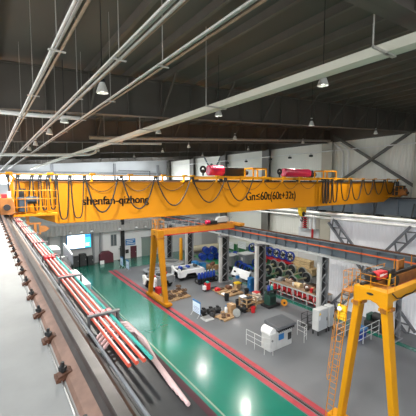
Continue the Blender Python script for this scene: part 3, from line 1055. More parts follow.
t = thing('cable_chute', 'grey festoon box on top of the distant gantry girder near the runway', 'box', (21, 27.9, 7.02))
MB().prism([(20.4, 7.2), (22.2, 7.25), (22.0, 7.85), (20.8, 7.75)], 'y', 27.8, 28.2).out('chute_body', LTG, t, bevel=.02)
MB().box(20.5, 22.1, 27.85, 28.15, 7.02, 7.22).out('chute_foot', DSTEEL, t)
# fittings of the near one
MB().box(12.95, 13.75, 7.53, 7.98, 6.68, 6.74).out('service_platform', ORA, g2)
m = MB()
for x, y in ((13.0, 7.56), (13.0, 7.95), (13.4, 7.95), (13.7, 7.95), (13.7, 7.56)):
    m.cyl((x, y, 6.7), (x, y, 7.6), .014, 8)
for z in (6.95, 7.27, 7.6):
    m.tube([(13.0, 7.56, z), (13.0, 7.95, z), (13.7, 7.95, z), (13.7, 7.56, z)], .012, 8)
m.out('platform_railing', YEL, g2, True)
m = MB()
for x, y in ((13.15, 7.45), (13.15, 6.8), (13.15, 6.1), (13.75, 6.1)):
    m.cyl((x, y, 7.05), (x, y, 7.65), .014, 8)
for z in (7.35, 7.62):
    m.tube([(13.15, 7.45, z), (13.15, 6.1, z), (13.75, 6.1, z)], .012, 8)
m.out('head_railing', YEL, g2, True)
m = MB()
for x in (15.9, 16.95, 18.0, 18.9, 20.0, 21.2):
    m.bar((x, 7.6, 6.95), (x, 7.6, 7.58), .035, .035)
m.tube([(14.2, 7.6, 7.56), (16.0, 7.6, 7.56)], .014, 8)
m.out('girder_railing', YEL, g2)
MB().box(13.58, 22.6, 7.45, 7.65, 6.90, 6.95).out('girder_walkway', LTG, g2)
MB().box(13.56, 22.6, 6.06, 6.34, 6.62, 7.04).out('side_girder', GYEL, g2)
MB().box(13.56, 14.6, 6.34, 7.15, 6.86, 6.9).out('head_deck', ORA, g2)
MB().box(17.3, 17.95, 7.55, 7.68, 6.95, 7.5).out('control_box', ORA, g2, bevel=.02)
m = MB().tube([(13.4, 6.02, 7.0), (13.8, 6.02, 6.72), (14.2, 6.02, 6.66), (14.6, 6.02, 6.72), (15.2, 6.02, 6.68), (16.0, 6.02, 6.8)], .025, 8)
m.out('power_cable', CABLE, g2, True)
h = thing('gantry_hoist', 'red hoist housing with black motors on the large yellow gantry', 'hoist', (14.8, 7.3, 7.14), 'gantry hoists')
hb = MB().box(14.25, 15.05, 7.0, 7.38, 7.16, 7.48).out('hoist_housing', REDP, h, bevel=.04)
m = MB()
for (x0, x1) in ((.18, .28), (.31, .42), (.45, .5)):
    m.box(14.15 + x0, 14.15 + x1, 6.992, 7.0, 7.30, 7.41)
m.box(14.68, 14.95, 6.992, 7.0, 7.34, 7.38)
m.out('white_mark', WTXT, hb)
m = MB().cyl((13.75, 7.25, 7.34), (14.17, 7.25, 7.34), .17, 16)
m.out('hoist_motor', BLK, h, True)
m = MB().box(15.1, 15.6, 6.9, 7.45, 7.14, 7.5)
m.out('gear_case', BLK, h, bevel=.05)
MB().cyl((15.35, 6.75, 7.0), (15.35, 7.1, 7.0), .27, 16).out('brake_drum', DSTEEL, h, True)
MB().box(13.8, 15.6, 7.1, 7.45, 7.14, 7.18).out('hoist_frame', DSTEEL, h)
MB().bar((14.95, 6.9, 6.8), (15.05, 6.9, 7.35), .06, .06).out('rope_guide', YPAINT, h)
# ladder up its far leg
la = thing('access_ladder', 'yellow caged ladder beside the far leg of the large gantry', 'ladder', (13.2, 8.5, 0))


def ly_(z):
    return 8.42 - .106 * z


m = MB()
for dy in (0, .34):
    m.tube([(13.12, ly_(0) + dy, 0), (13.12, ly_(6.66) + dy, 6.66)], .02, 8)
for i in range(22):
    z = .25 + .3 * i
    m.tube([(13.12, ly_(z), z), (13.12, ly_(z) + .34, z)], .012, 6)
m.out('ladder_frame', YEL, la)
m = MB()
for i in range(6):
    z = 2.4 + .65 * i
    y = ly_(z)
    m.tube([(13.12, y, z), (12.85, y - .05, z), (12.6, y + .17, z), (12.85, y + .39, z), (13.12, y + .34, z)], .010, 6)
for x, dy in ((12.85, -.05), (12.6, .17), (12.85, .39)):
    m.tube([(x, ly_(2.4) + dy, 2.4), (x, ly_(5.65) + dy, 5.65)], .010, 6)
m.out('safety_cage', YEL, la)
bx = MB().box(13.16, 13.3, 7.9, 8.3, 5.2, 5.9).out('yellow_panel', YPAINT, la, bevel=.02)
MB().lathe([(.03, 0), (.10, .03), (.10, .1), (.03, .12)], (13.02, 8.15, 5.75), (1, 0, 0), 12).out('work_lamp', WHT, bx, True)

# ------------------------------------------------------------------ the far annex front
t = thing('display_screen', 'large bright display screen mounted on the grey annex wall', 'screen', (10.2, 46.1, 2.45))
MB().box(8.55, 11.85, 46.05, 46.2, 2.4, 4.45).out('screen_case', BLUEC, t)
SCR = mat('screen_white', (.8, .9, .9), .4, emit=(.80, .97, 1.0), es=1.15)
SCRC = mat('screen_cyan', (.05, .5, .6), .4, emit=(.05, .62, .80), es=1.0)
SCRB = mat('screen_blue', (.02, .1, .5), .4, emit=(.02, .16, .65), es=1.0)
SCRY = mat('screen_yellow', (.7, .6, .1), .4, emit=(.75, .72, .2), es=1.0)
MB().box(8.68, 10.95, 46.03, 46.05, 2.52, 4.33).out('screen_panel', SCR, t)
MB().box(10.95, 11.72, 46.03, 46.05, 2.52, 4.33).out('screen_sidebar', SCRC, t)
MB().box(11.0, 11.7, 46.02, 46.03, 3.95, 4.3).out('screen_corner', SCRB, t)
m = MB()
for i in range(3):
    m.box(11.05, 11.6 - .1 * (i % 2), 46.02, 46.03, 2.75 + .16 * i, 2.83 + .16 * i)
m.out('screen_text', SCRY, t)
m = MB()
m.box(9.0, 9.1, 46.2, 46.45, 2.6, 4.2)
m.box(11.3, 11.4, 46.2, 46.45, 2.6, 4.2)
m.out('wall_mount', BLK, t)
for i, (x, w, h, lab) in enumerate(((9.5, .9, 1.5, 'black equipment cabinet under the big screen, left one'), (10.5, .9, 1.75, 'black equipment cabinet under the big screen, taller one'), (11.5, .8, 1.3, 'black equipment cabinet under the big screen, lowest one'))):
    t = thing('equipment_cabinet', lab, 'cabinet', (x, 45.6, .012), 'black cabinets under the screen')
    MB().box(x - w / 2, x + w / 2, 45.3, 46.0, .012, h).out('cabinet_body', BLK, t, bevel=.02)
    MB().box(x - w / 2 + .06, x + w / 2 - .06, 45.27, 45.3, .15, h - .1).out('door', DSTEEL, t)
    MB().box(x + w / 2 - .15, x + w / 2 - .1, 45.23, 45.27, h * .5, h * .5 + .2).out('handle', STEELB, t)
t = thing('covered_bench', 'maroon cloth-covered bench against the white annex wall', 'bench', (13.7, 45.6, .012))
MB().prism([(12.75, .012), (14.75, .012), (14.7, 1.35), (14.2, 1.7), (13.3, 1.72), (12.8, 1.3)], 'y', 45.2, 46.0).out('cover', MAROON, t, bevel=.08)
MB().box(12.75, 13.3, 45.05, 45.25, .012, .5).out('white_box', WHT, t)
t = thing('notice_sign', 'blue wall sign with white text lines beside the maroon door', 'sign', (17.9, 46.3, 2.1))
MB().box(16.98, 18.55, 46.33, 46.40, 2.05, 3.0).out('panel', BLUEC, t)
m = MB()
for i, (a, b) in enumerate(((17.1, 18.4), (17.15, 18.1), (17.1, 18.45))):
    m.box(a, b, 46.32, 46.33, 2.76 - .26 * i, 2.84 - .26 * i)
m.out('text_lines', WTXT, t)
t = thing('wall_equipment', 'small black box on the white wall left of the blue sign', 'box', (17.0, 46.3, .9))
MB().box(16.95, 17.4, 46.2, 46.42, .85, 1.4).out('box_body', BLK, t, bevel=.02)
t = thing('valve_stand', 'dark floor stand with crossbar before the white annex wall', 'stand', (15.95, 45.8, .012))
MB().cyl((15.95, 45.8, .012), (15.95, 45.8, 2.2), .06, 10).out('post', BLK, t, True)
MB().box(15.7, 16.2, 45.75, 45.85, 1.7, 1.8).out('crossbar', BLK, t)
MB().box(15.65, 16.25, 45.5, 46.1, .012, .08).out('foot_plate', DSTEEL, t)

# ------------------------------------------------------------------ floor of the middle bay: sign boards
def sign_board(lab, y0, y1, x, z0, z1):
    t = thing('sign_board', lab, 'sign', (x, (y0 + y1) / 2, 0), 'blue and white sign boards')
    MB().box(x - .02, x + .02, y0, y1, z0, z1).out('board', BLUEC, t)
    MB().box(x - .03, x - .02, y0 + .02, y1 - .02, z0 + .02, z0 + (z1 - z0) * .86).out('white_sheet', mat('pale_blue_print', (.68, .82, .94), .5), t)
    m = MB()
    for i in range(4):
        m.box(x - .035, x - .03, y0 + .1, y1 - .12 - .1 * (i % 2), z0 + .12 + .13 * i, z0 + .15 + .13 * i)
    m.out('text_lines', BLUE, t)
    for y in (y0 + .08, y1 - .08):
        MB().tube([(x - .28, y, .02), (x + .03, y, z0 + .1), (x + .03, y, z1 - .02)], .02, 6).out('leg', LTG, t)
        MB().tube([(x + .3, y, .02), (x + .03, y, z0 + .15)], .02, 6).out('leg', LTG, t)


sign_board('blue and white sign board on the grey floor beside the red stripes, nearest', 21.85, 23.05, 14.45, .3, 1.4)
sign_board('blue and white sign board at the corner of the grey floor, farthest', 41.0, 42.0, 14.6, .35, 1.55)
sign_board('blue and white sign board just in front of the farthest board', 39.2, 40.2, 14.75, .3, 1.45)
t = thing('board_plinth', 'pale slab on the floor in front of the nearest sign board', 'slab', (14.9, 21.5, 0))
MB().box(14.45, 15.3, 21.0, 21.85, 0, .1).out('slab', LTG, t)
MB().box(14.5, 15.2, 21.1, 21.75, .1, .16).out('tray', STEELB, t)

# white machine chassis behind the gantry legs
def chassis(lab, cx, cy, sx, sy, rz, accent, body):
    t = thing('machine_chassis', lab, 'machine', (0, 0, 0), 'white machine chassis')
    a, b = sx / 2, sy / 2
    m = MB()
    m.prism([(-a, .45), (-a * .55, .45), (-a * .42, .85), (a * .25, .85), (a * .4, .45), (a, .55), (a, 1.15), (a * .8, 1.3), (-a * .75, 1.3), (-a, 1.1)], 'y', -b, -b + .16)
    m.out('side_plate', body, t, bevel=.015)
    m = MB()
    m.prism([(-a, .45), (-a * .55, .45), (-a * .42, .85), (a * .25, .85), (a * .4, .45), (a, .55), (a, 1.15), (a * .8, 1.3), (-a * .75, 1.3), (-a, 1.1)], 'y', b - .16, b)
    m.out('side_plate', body, t, bevel=.015)
    MB().prism([(-b, .45), (-b * .6, .45), (-b * .45, 1.0), (b * .45, 1.0), (b * .6, .45), (b, .45), (b, 1.45), (b * .7, 1.5), (b * .5, 1.2), (-b * .5, 1.2), (-b * .7, 1.5), (-b, 1.45)], 'x', -a, -a + .16).out('end_frame', WHT, t, bevel=.015)
    MB().box(a - .16, a, -b, b, .5, 1.2).out('end_plate', LTG, t)
    MB().box(-a + .16, a - .16, -b + .16, b - .16, .75, 1.05).out('deck', DSTEEL, t)
    MB().box(-a * .3, a * .75, -b + .14, b - .14, 1.05, 1.27).out('deck_cover', MIDG, t)
    for i in range(3):
        x = -a * .6 + i * a * .6
        MB().lathe([(.1, 0), (.2, .03), (.2, .55), (.1, .6)], (x, -.25, 1.35), (0, 1, 0), 12).out('motor', accent[i % len(accent)], t, True)
    for (x, y) in ((-a * .7, -b * .6), (-a * .7, b * .6), (a * .7, -b * .6), (a * .7, b * .6)):
        MB().lathe([(.08, -.12), (.33, -.12), (.37, -.08), (.37, .08), (.33, .12), (.08, .12)], (x, y, .37), (0, 1, 0), 18).out('wheel', BLK, t, True)
    MB().box(-a * .85, a * .85, -b * .75, b * .75, .3, .5).out('axle_beam', BLK, t)
    t.location = (cx, cy, 0)
    t.rotation_euler = (0, 0, rz)


chassis('white wheeled machine chassis with blue motors beside the yellow post', 19.75, 32.6, 3.4, 2.3, -.05, (BLUE, BLUE, DSTEEL), WHT)
chassis('white and grey machine chassis with red motors behind the yellow gantry legs', 15.3, 31.5, 2.9, 2.2, .3, (REDP, DSTEEL, REDP), MIDG)
t = thing('steel_ring', 'large pale steel ring lying on low stands by the green floor', 'ring', (20.0, 37.4, 0))
MB().ring((20.0, 37.4, .75), (0, 0, 1), 1.0, 1.75, .2, 36).out('ring_plate', MIDG, t, True)
MB().ring((20.0, 37.4, .95), (0, 0, 1), .95, 1.15, .25, 36).out('inner_rim', STEELB, t, True)
for k in range(4):
    a = k * math.pi / 2 + .5
    MB().box(20.0 + 1.4 * math.cos(a) - .1, 20.0 + 1.4 * math.cos(a) + .1, 37.4 + 1.4 * math.sin(a) - .1, 37.4 + 1.4 * math.sin(a) + .1, 0, .65).out('stand', BLK, t)
t = thing('steel_ring', 'smaller pale steel ring lying beside the large ring', 'ring', (16.9, 36.7, 0))
MB().ring((16.9, 36.7, .45), (0, 0, 1), .7, 1.2, .18, 30).out('ring_plate', MIDG, t, True)
for k in range(4):
    a = k * math.pi / 2 + .3
    MB().box(16.9 + .95 * math.cos(a) - .08, 16.9 + .95 * math.cos(a) + .08, 36.7 + .95 * math.sin(a) - .08, 36.7 + .95 * math.sin(a) + .08, 0, .36).out('stand', BLK, t)


def pallet(loc, rz, lab, first=[]):
    if not first:
        t = thing('wooden_pallet', lab, 'pallet', (0, 0, 0), 'wooden pallets')
        for i in range(6):
            MB().box(-.6 + .21 * i, -.6 + .21 * i + .15, -.6, .6, .12, .15).out('deck_board', WOOD, t)
        for y in (-.55, 0, .55):
            MB().box(-.6, .6, y - .05, y + .05, 0, .12).out('runner', WOOD, t)
        t.location = loc
        t.rotation_euler = (0, 0, rz)
        first.append(t)
        return t
    return dup(first[0], loc, rz, lab, 'wooden pallets')


CAST0 = []


def casting(loc, lab, tilt=(0, 0, 0), s=1.0):
    if not CAST0:
        t = thing('wheel_casting', lab, 'casting', (0, 0, 0), 'brown wheel castings')
        MB().lathe([(.10, 0), (.42, 0), (.46, .05), (.46, .20), (.40, .24), (.34, .16), (.20, .16), (.16, .34), (.10, .34)], (0, 0, 0), (0, 0, 1), 22).out('casting_body', CASTING, t, True)
        MB().ring((0, 0, .17), (0, 0, 1), .095, .12, .36, 18).out('bore', STEELB, t, True)
        CAST0.append(t)
        o = t
    else:
        o = dup(CAST0[0], loc, 0, lab, 'brown wheel castings')
    o.location = loc
    o.rotation_euler = tilt
    o.scale = (s, s, s)
    return o


for i, (x, y) in enumerate(((14.6, 27.2), (15.9, 27.3), (14.7, 28.6), (16.0, 28.7))):
    pallet((x, y, 0), .05, 'wooden pallet of brown castings by the gantry foot, %s' % ('nearest', 'second nearest', 'third nearest', 'farthest')[i])
n = 0
for i, (x, y) in enumerate(((14.6, 27.2), (15.9, 27.3), (14.7, 28.6), (16.0, 28.7))):
    for k, (dx, dy) in enumerate(((-.28, -.05), (.3, .1))):
        for lv in range(2 if (i + k) % 2 == 0 else 1):
            casting((x + dx, y + dy * 2, .15 + .35 * lv), 'brown round casting on the %s pallet by the gantry foot, %s %s' % (('nearest', 'second nearest', 'third nearest', 'farthest')[i], ('left' if k == 0 else 'right'), ('upper' if lv else 'lower')), (0, 0, 0), .66)
t = thing('tool_box', 'red tool box on the floor between the gantry legs', 'box', (14.1, 29.2, 0))
MB().box(13.9, 14.4, 29.0, 29.6, 0, .75).out('box_body', REDP, t, bevel=.03)
MB().tube([(14.15, 29.15, .75), (14.15, 29.15, .86), (14.15, 29.45, .86), (14.15, 29.45, .75)], .02, 6).out('handle', BLK, t)

# blue gas cylinders in a rack
t = thing('cylinder_rack', 'low black rack holding the row of blue gas cylinders', 'rack', (20.6, 29.8, 0))
MB().box(19.3, 21.9, 29.45, 30.2, 0, .12).out('rack_base', BLK, t)
m = MB()
m.box(19.3, 21.9, 29.43, 29.47, .45, .58)
m.box(19.3, 21.9, 30.18, 30.22, .45, .58)
for x in (19.32, 21.88):
    m.box(x - .03, x + .03, 29.43, 30.22, .45, .58)
    for y in (29.45, 30.2):
        m.box(x - .03, x + .03, y - .03, y + .03, .1, .58)
m.out('rack_rail', BLK, t)
cy0 = None
for i in range(6):
    x = 19.55 + .42 * i
    lab = 'blue gas cylinder in the black rack, %s along from the gantry' % ORD[i]
    if cy0 is None:
        cy0 = thing('gas_cylinder', lab, 'gas cylinder', (x, 29.8, .12), 'blue gas cylinders')
        MB().lathe([(.0, 0), (.15, 0), (.16, .03), (.16, .95), (.12, 1.08), (.05, 1.13), (.05, 1.16)], (x, 29.8, .12), (0, 0, 1), 16).out('cylinder_body', BLUE, cy0, True)
        MB().lathe([(.055, 0), (.055, .1), (.03, .16), (0, .16)], (x, 29.8, 1.28), (0, 0, 1), 10).out('valve_cap', WHT, cy0, True)
        MB().ring((x, 29.8, .35), (0, 0, 1), .158, .168, .4, 16).out('dark_sleeve', BLK, cy0, True)
    else:
        dup(cy0, (x, 29.8, .12), None, lab)

# pallet truck and loaded pallets
t = thing('pallet_truck', 'small red pallet truck with white battery box in front of the blue cylinders', 'pallet truck', (18.9, 27.3, 0))
MB().box(18.75, 19.25, 27.1, 27.6, .12, .85).out('drive_unit', REDP, t, bevel=.04)
MB().box(18.45, 18.75, 27.15, 27.55, .15, .6).out('battery_box', WHT, t, bevel=.04)
MB().box(18.85, 19.15, 27.2, 27.5, .85, .98).out('green_cap', TEAL, t)
for y in (27.12, 27.45):
    MB().box(19.25, 20.3, y, y + .14, .1, .16).out('fork', BLK, t)
MB().tube([(18.6, 27.35, .5), (18.3, 27.35, 1.15)], .03, 8).out('steering_handle', BLK, t)
for y in (27.2, 27.5):
    MB().cyl((18.6, y - .05, .1), (18.6, y + .05, .1), .1, 12).out('wheel', BLK, t)
for i, (x, y) in enumerate(((19.9, 26.35), (21.2, 26.2), (19.8, 25.0), (21.0, 25.0))):
    pallet((x, y, 0), -.06, ('wooden pallet with red-brown parts behind the pale bin row, left', 'wooden pallet with red-brown parts behind the pale bin row, right', 'wooden pallet with loose parts nearer the black bins, left', 'wooden pallet with loose parts nearer the black bins, right')[i])
pp = [(19.6, 26.35, .5, .4, .3, REDP, 'red flat part'), (20.2, 26.4, .5, .3, .2, CASTING, 'brown part'), (21.0, 26.2, .5, .6, .35, RUST, 'rust brown part'), (21.5, 26.35, .3, .3, .28, WHT, 'white part'),
      (19.45, 25.0, .4, .5, .12, WHT, 'white flat part'), (20.0, 25.1, .5, .3, .12, WOOD, 'wooden block'), (20.8, 25.0, .6, .4, .14, CASTING, 'brown part'), (21.3, 25.15, .35, .4, .16, WOOD, 'wooden block')]
for i, (x, y, a, b, h, mm, nm) in enumerate(pp):
    m = MB().prism([(x - a / 2, .15), (x + a / 2, .15), (x + a / 2, .15 + h * .7), (x + a / 3, .15 + h), (x - a / 3, .15 + h), (x - a / 2, .15 + h * .7)], 'y', y - b / 2, y + b / 2)
    tag(m.out('machine_part', mm, None, bevel=.02), '%s on the %s pallet past the pallet truck, %s end' % (nm, 'farther' if y > 25.6 else 'nearer', ('left', 'left middle', 'right middle', 'right')[i % 4]), 'part', 'parts on the pallets')
bn = None
for i, (x, y, w_) in enumerate(((18.85, 23.8, 'between the pallets and the sacks, leftmost'), (18.75, 22.0, 'nearest the row of motors'), (21.5, 23.85, 'beside the lattice column'))):
    lab = 'black round bin on the grey floor %s' % w_
    if bn is None:
        bn = thing('waste_bin', lab, 'bin', (x, y, 0), 'black bins')
        MB().lathe([(0, 0), (.2, 0), (.24, .62), (.26, .66), (.22, .66), (.18, .1), (0, .08)], (x, y, 0), (0, 0, 1), 18).out('bin_body', BLK, bn, True)
        MB().ring((x, y, .66), (0, 0, 1), .20, .27, .03, 18).out('rim', DSTEEL, bn, True)
    else:
        dup(bn, (x, y, 0), None, lab)
t = thing('parts_box', 'cardboard box with yellow lid by the green strip', 'box', (21.5, 25.7, 0))
MB().box(21.75, 22.3, 25.7, 26.2, 0, .6).out('box_body', CARD, t)
MB().box(21.7, 22.35, 25.65, 26.25, .6, .72).out('lid', YPAINT, t)

# row of dark motors and loaded pallets near the nearest sign board
mo0 = None
for i, (x, y, rz) in enumerate(((15.1, 22.35, .2), (15.75, 22.2, .1), (16.4, 22.05, -.2), (15.5, 21.5, .6), (17.9, 20.9, .3), (18.5, 20.75, 0))):
    lab = 'dark electric motor on the floor beside the nearest sign board, %s in line' % ORD[i]
    if mo0 is None:
        mo0 = thing('electric_motor', lab, 'motor', (0, 0, 0), 'dark motors on the floor')
        MB().lathe([(.1, -.3), (.2, -.28), (.22, -.2), (.22, .2), (.2, .28), (.1, .3)], (0, 0, .3), (1, 0, 0), 16).out('motor_body', DSTEEL, mo0, True)
        MB().cyl((.3, 0, .3), (.45, 0, .3), .05, 10).out('shaft', STEELB, mo0, True)
        MB().box(-.2, .2, -.2, .2, 0, .1).out('foot', BLK, mo0)
        MB().box(-.1, .1, -.12, .12, .5, .64).out('terminal_box', BLK, mo0)
        mo0.location = (x, y, 0)
        mo0.rotation_euler = (0, 0, rz)
    else:
        dup(mo0, (x, y, 0), rz, lab)
pallet((16.2, 20.75, 0), .15, 'wooden pallet with brown parts behind the hooded machine')
pallet((17.2, 21.2, 0), .1, 'wooden pallet carrying the cardboard carton with blue bottle')
t = thing('carton', 'brown cardboard carton on a pallet behind the hooded machine', 'box', (17.3, 21.2, .15))
MB().box(17.05, 17.6, 20.9, 21.5, .15, .85).out('carton_body', CARD, t)
MB().box(17.28, 17.36, 20.89, 21.51, .85, .856).out('tape', SACK, t)
t = thing('water_bottle', 'white jug with a blue cap beside the brown carton', 'bottle', (16.8, 21.35, .15))
MB().lathe([(0, 0), (.13, 0), (.14, .04), (.14, .4), (.06, .5), (.05, .54)], (16.84, 21.35, .15), (0, 0, 1), 14).out('jug_body', WHT, t, True)
MB().cyl((16.84, 21.35, .68), (16.84, 21.35, .78), .07, 12).out('cap', BLUEC, t, True)
for i, (x, y, r_, mm, nm) in enumerate(((16.0, 20.6, .2, CASTING, 'brown gear'), (16.5, 20.6, .16, RUST, 'rusty gear'), (16.3, 21.05, .18, CASTING, 'dark brown gear'))):
    tag(MB().lathe([(.05, 0), (r_, 0), (r_, .12), (.08, .14), (.05, .14)], (x, y, .15), (0, 0, 1), 14).out('gear_blank', mm, None, True), '%s lying on the pallet behind the hooded machine' % nm, 'gear', 'gears on the pallet')
tag(MB().lathe([(.1, 0), (.34, 0), (.36, .06), (.34, .12), (.1, .12)], (17.25, 20.35, .36), (-.8, -.5, .25), 18).out('white_flange', STEELB, None, True), 'pale round flange leaning against the carton pallet', 'flange')

# cage of machine parts, red bucket, sacks
t = thing('parts_cage', 'open wooden crate full of brown and black machine parts near the hooded machine', 'crate', (19.2, 21.0, 0))
m = MB()
for (x, y) in ((18.6, 20.6), (19.7, 20.6), (18.6, 21.6), (19.7, 21.6)):
    m.box(x - .05, x + .05, y - .05, y + .05, 0, 1.15)
m.out('corner_post', WOOD, t)
m = MB()
for z in (.25, .65, 1.05):
    m.box(18.6, 19.7, 20.54, 20.57, z, z + .1)
    m.box(18.54, 18.57, 20.6, 21.6, z, z + .1)
    m.box(18.6, 19.7, 21.63, 21.66, z, z + .1)
    m.box(19.73, 19.76, 20.6, 21.6, z, z + .1)
m.out('slat_side', WOOD, t)
MB().box(18.55, 19.75, 20.55, 21.65, .02, .12).out('crate_floor', WOOD, t)
for i, (x, y, z, mm, r_, L, nm) in enumerate(((18.9, 20.9, .34, CASTING, .22, .5, 'brown round part low in the crate'), (19.35, 20.95, .33, BLK, .21, .5, 'black round part low in the crate'), (19.15, 21.35, .34, RUST, .22, .7, 'rust red part low in the crate'),
                                              (18.95, 21.05, .76, BLK, .2, .55, 'black part heaped on the crate, left'), (19.4, 21.2, .75, CASTING, .2, .6, 'brown part heaped on the crate, right'), (19.15, 20.85, 1.1, DSTEEL, .16, .5, 'dark steel part topping the crate'))):
    tag(MB().lathe([(.06, -L / 2), (r_, -L / 2), (r_, L / 2), (.06, L / 2)], (x, y, z), (.9, .4 * (-1) ** i, .05), 14).out('machine_part', mm, None, True), nm, 'part', 'parts in the crate')
tag(MB().box(18.5, 19.1, 21.1, 21.6, 1.17, 1.22).out('white_sheet', WHT, None), 'white folded sheet on the corner of the wooden crate', 'sheet')
t = thing('bucket', 'bright red bucket in front of the wooden crate', 'bucket', (19.05, 20.2, 0))
MB().lathe([(0, 0), (.17, 0), (.22, .5), (.2, .5), (.15, .04), (0, .04)], (19.05, 20.25, 0), (0, 0, 1), 16).out('bucket_body', REDP, t, True)
MB().tube([(18.85, 20.25, .48), (18.9, 20.25, .62), (19.05, 20.25, .68), (19.2, 20.25, .62), (19.25, 20.25, .48)], .012, 6).out('bail_handle', BLK, t)
pallet((21.0, 21.9, 0), .0, 'wooden pallet under the stacked beige sacks')
for i, (dx, dy, lv, rz) in enumerate(((-.28, 0, 0, 0), (.28, .02, 0, .1), (-.26, -.02, 1, .15), (.26, .03, 1, -.1), (0, 0, 2, .3))):
    m = MB().lathe([(0, -.14), (.22, -.12), (.3, 0), (.22, .12), (0, .14)], (0, 0, 0), (0, 0, 1), 10)
    for v in m.bm.verts:
        v.co.x *= .95
        v.co.y *= 1.6
    bmesh.ops.rotate(m.bm, cent=(0, 0, 0), matrix=Matrix.Rotation(rz, 3, 'Z'), verts=m.bm.verts[:])
    bmesh.ops.translate(m.bm, vec=(21.0 + dx, 21.9 + dy, .3 + .27 * lv), verts=m.bm.verts[:])
    tag(m.out('sack', SACK, None, True), 'beige sack on the pallet by the green machine, %s' % ('bottom left', 'bottom right', 'second layer left', 'second layer right', 'topmost')[i], 'sack', 'beige sacks')
tag(MB().box(20.75, 21.3, 21.6, 22.2, .985, 1.02).out('red_cloth', REDP, None), 'dark red cloth on top of the beige sacks', 'cloth')

# dark green machine with three coloured canisters
t = thing('welding_machine', 'dark green machine on a black base with a tall black post', 'machine', (21.4, 20.4, 0))
MB().box(20.7, 22.2, 19.9, 21.0, 0, .2).out('base', BLK, t, bevel=.03)
MB().box(20.95, 21.85, 20.1, 20.8, .2, 1.15).out('cabinet_body', GRNP, t, bevel=.04)
MB().box(21.9, 22.05, 20.3, 20.5, .2, 1.5).out('post', BLK, t)
MB().box(21.0, 22.2, 20.1, 20.8, 1.45, 1.52).out('top_shelf', BLK, t)
m = MB()
for k in range(5):
    m.box(21.05, 21.75, 20.08, 20.1, .4 + .12 * k, .45 + .12 * k)
m.out('vent', BLK, t)
MB().box(20.95, 21.05, 20.3, 20.5, 1.15, 1.45).out('support', BLK, t)
for i, (x, mm, nm, r_) in enumerate(((21.2, BLUE, 'blue canister', .15), (21.6, MATS['teal_conductor_sheath'], 'green canister with white lid', .12), (22.0, REDP, 'red canister', .14))):
    c = thing('canister', nm + ' on top of the dark green machine', 'canister', (x, 20.45, 1.52), 'canisters on the green machine')
    MB().lathe([(0, 0), (r_, 0), (r_, .34), (r_ * .5, .42)], (x, 20.45, 1.52), (0, 0, 1), 14).out('canister_body', mm, c, True)
    MB().cyl((x, 20.45, 1.94), (x, 20.45, 2.02), r_ * .55, 10).out('lid', WHT if i == 1 else mm, c, True)
t = thing('cable_reel', 'orange round reel standing on the grey floor by the green strip', 'reel', (22.3, 20.0, 0))
MB().lathe([(.06, -.1), (.30, -.1), (.30, -.06), (.14, -.06), (.14, .06), (.30, .06), (.30, .1), (.06, .1)], (22.5, 19.7, .31), (-.6, -.75, 0), 20).out('reel_flange', OLAMP, t, True)
MB().cyl((22.42, 19.6, .31), (22.58, 19.8, .31), .10, 12).out('hub', BLK, t, True)

# the hooded grey machine with white guard rails
t = thing('hooded_machine', 'grey machine with a wide dark hood and rounded white cowl', 'machine', (16.6, 15.4, 0))
MB().box(15.7, 17.5, 14.7, 15.6, 0, 1.5).out('machine_body', LTG, t, bevel=.03)
MB().hexa([(15.55, 14.45, 1.75), (17.75, 14.45, 1.75), (17.75, 16.0, 1.85), (15.55, 16.0, 1.85), (15.6, 14.5, 1.95), (17.7, 14.5, 1.95), (17.7, 15.95, 2.12), (15.6, 15.95, 2.12)]).out('hood', SLATE, t, bevel=.02)
m = MB()
for k in range(9):
    m.box(15.75 + .22 * k, 15.8 + .22 * k, 14.5, 15.95, 1.5, 1.75)
m.out('hood_support', DSTEEL, t)
MB().lathe([(.0, 0), (.38, 0), (.38, .95), (.0, .95)], (15.3, 14.75, 1.5), (0, 1, 0), 20).out('cowl', WHT, t, True)
MB().box(14.95, 15.68, 14.7, 15.65, 0, 1.45).out('control_cabinet', LTG, t, bevel=.03)
MB().box(15.9, 16.5, 14.67, 14.7, .75, 1.25).out('blue_panel', BLUEC, t)
m = MB()
m.cyl((15.2, 14.66, .9), (15.2, 14.7, .9), .1, 12)
m.out('gauge', BLK, t)
MB().box(17.0, 17.4, 14.66, 14.7, .5, 1.1).out('grille', DSTEEL, t)


t.location = (16.75, 15.2, 0)
t.scale = (.86, .9, .84)
for _c in t.children:
    pass


def guard(lab, pts, h=1.15):
    t = thing('guard_rail', lab, 'railing', (pts[0][0], pts[0][1], 0), 'white guard rails')
    for (x, y) in pts:
        MB().cyl((x, y, 0), (x, y, h), .022, 8).out('post', LTG, t, True)
    for z in (.45, .8, h):
        MB().tube([(x, y, z) for x, y in pts], .018, 8).out('rail', LTG, t, True)


guard('white tubular guard rail left of the hooded machine', [(14.7, 16.3), (14.75, 15.5), (14.8, 14.6), (15.2, 14.2)])
guard('white tubular guard rail right of the hooded machine', [(18.3, 14.1), (18.85, 14.3), (18.9, 15.2)])

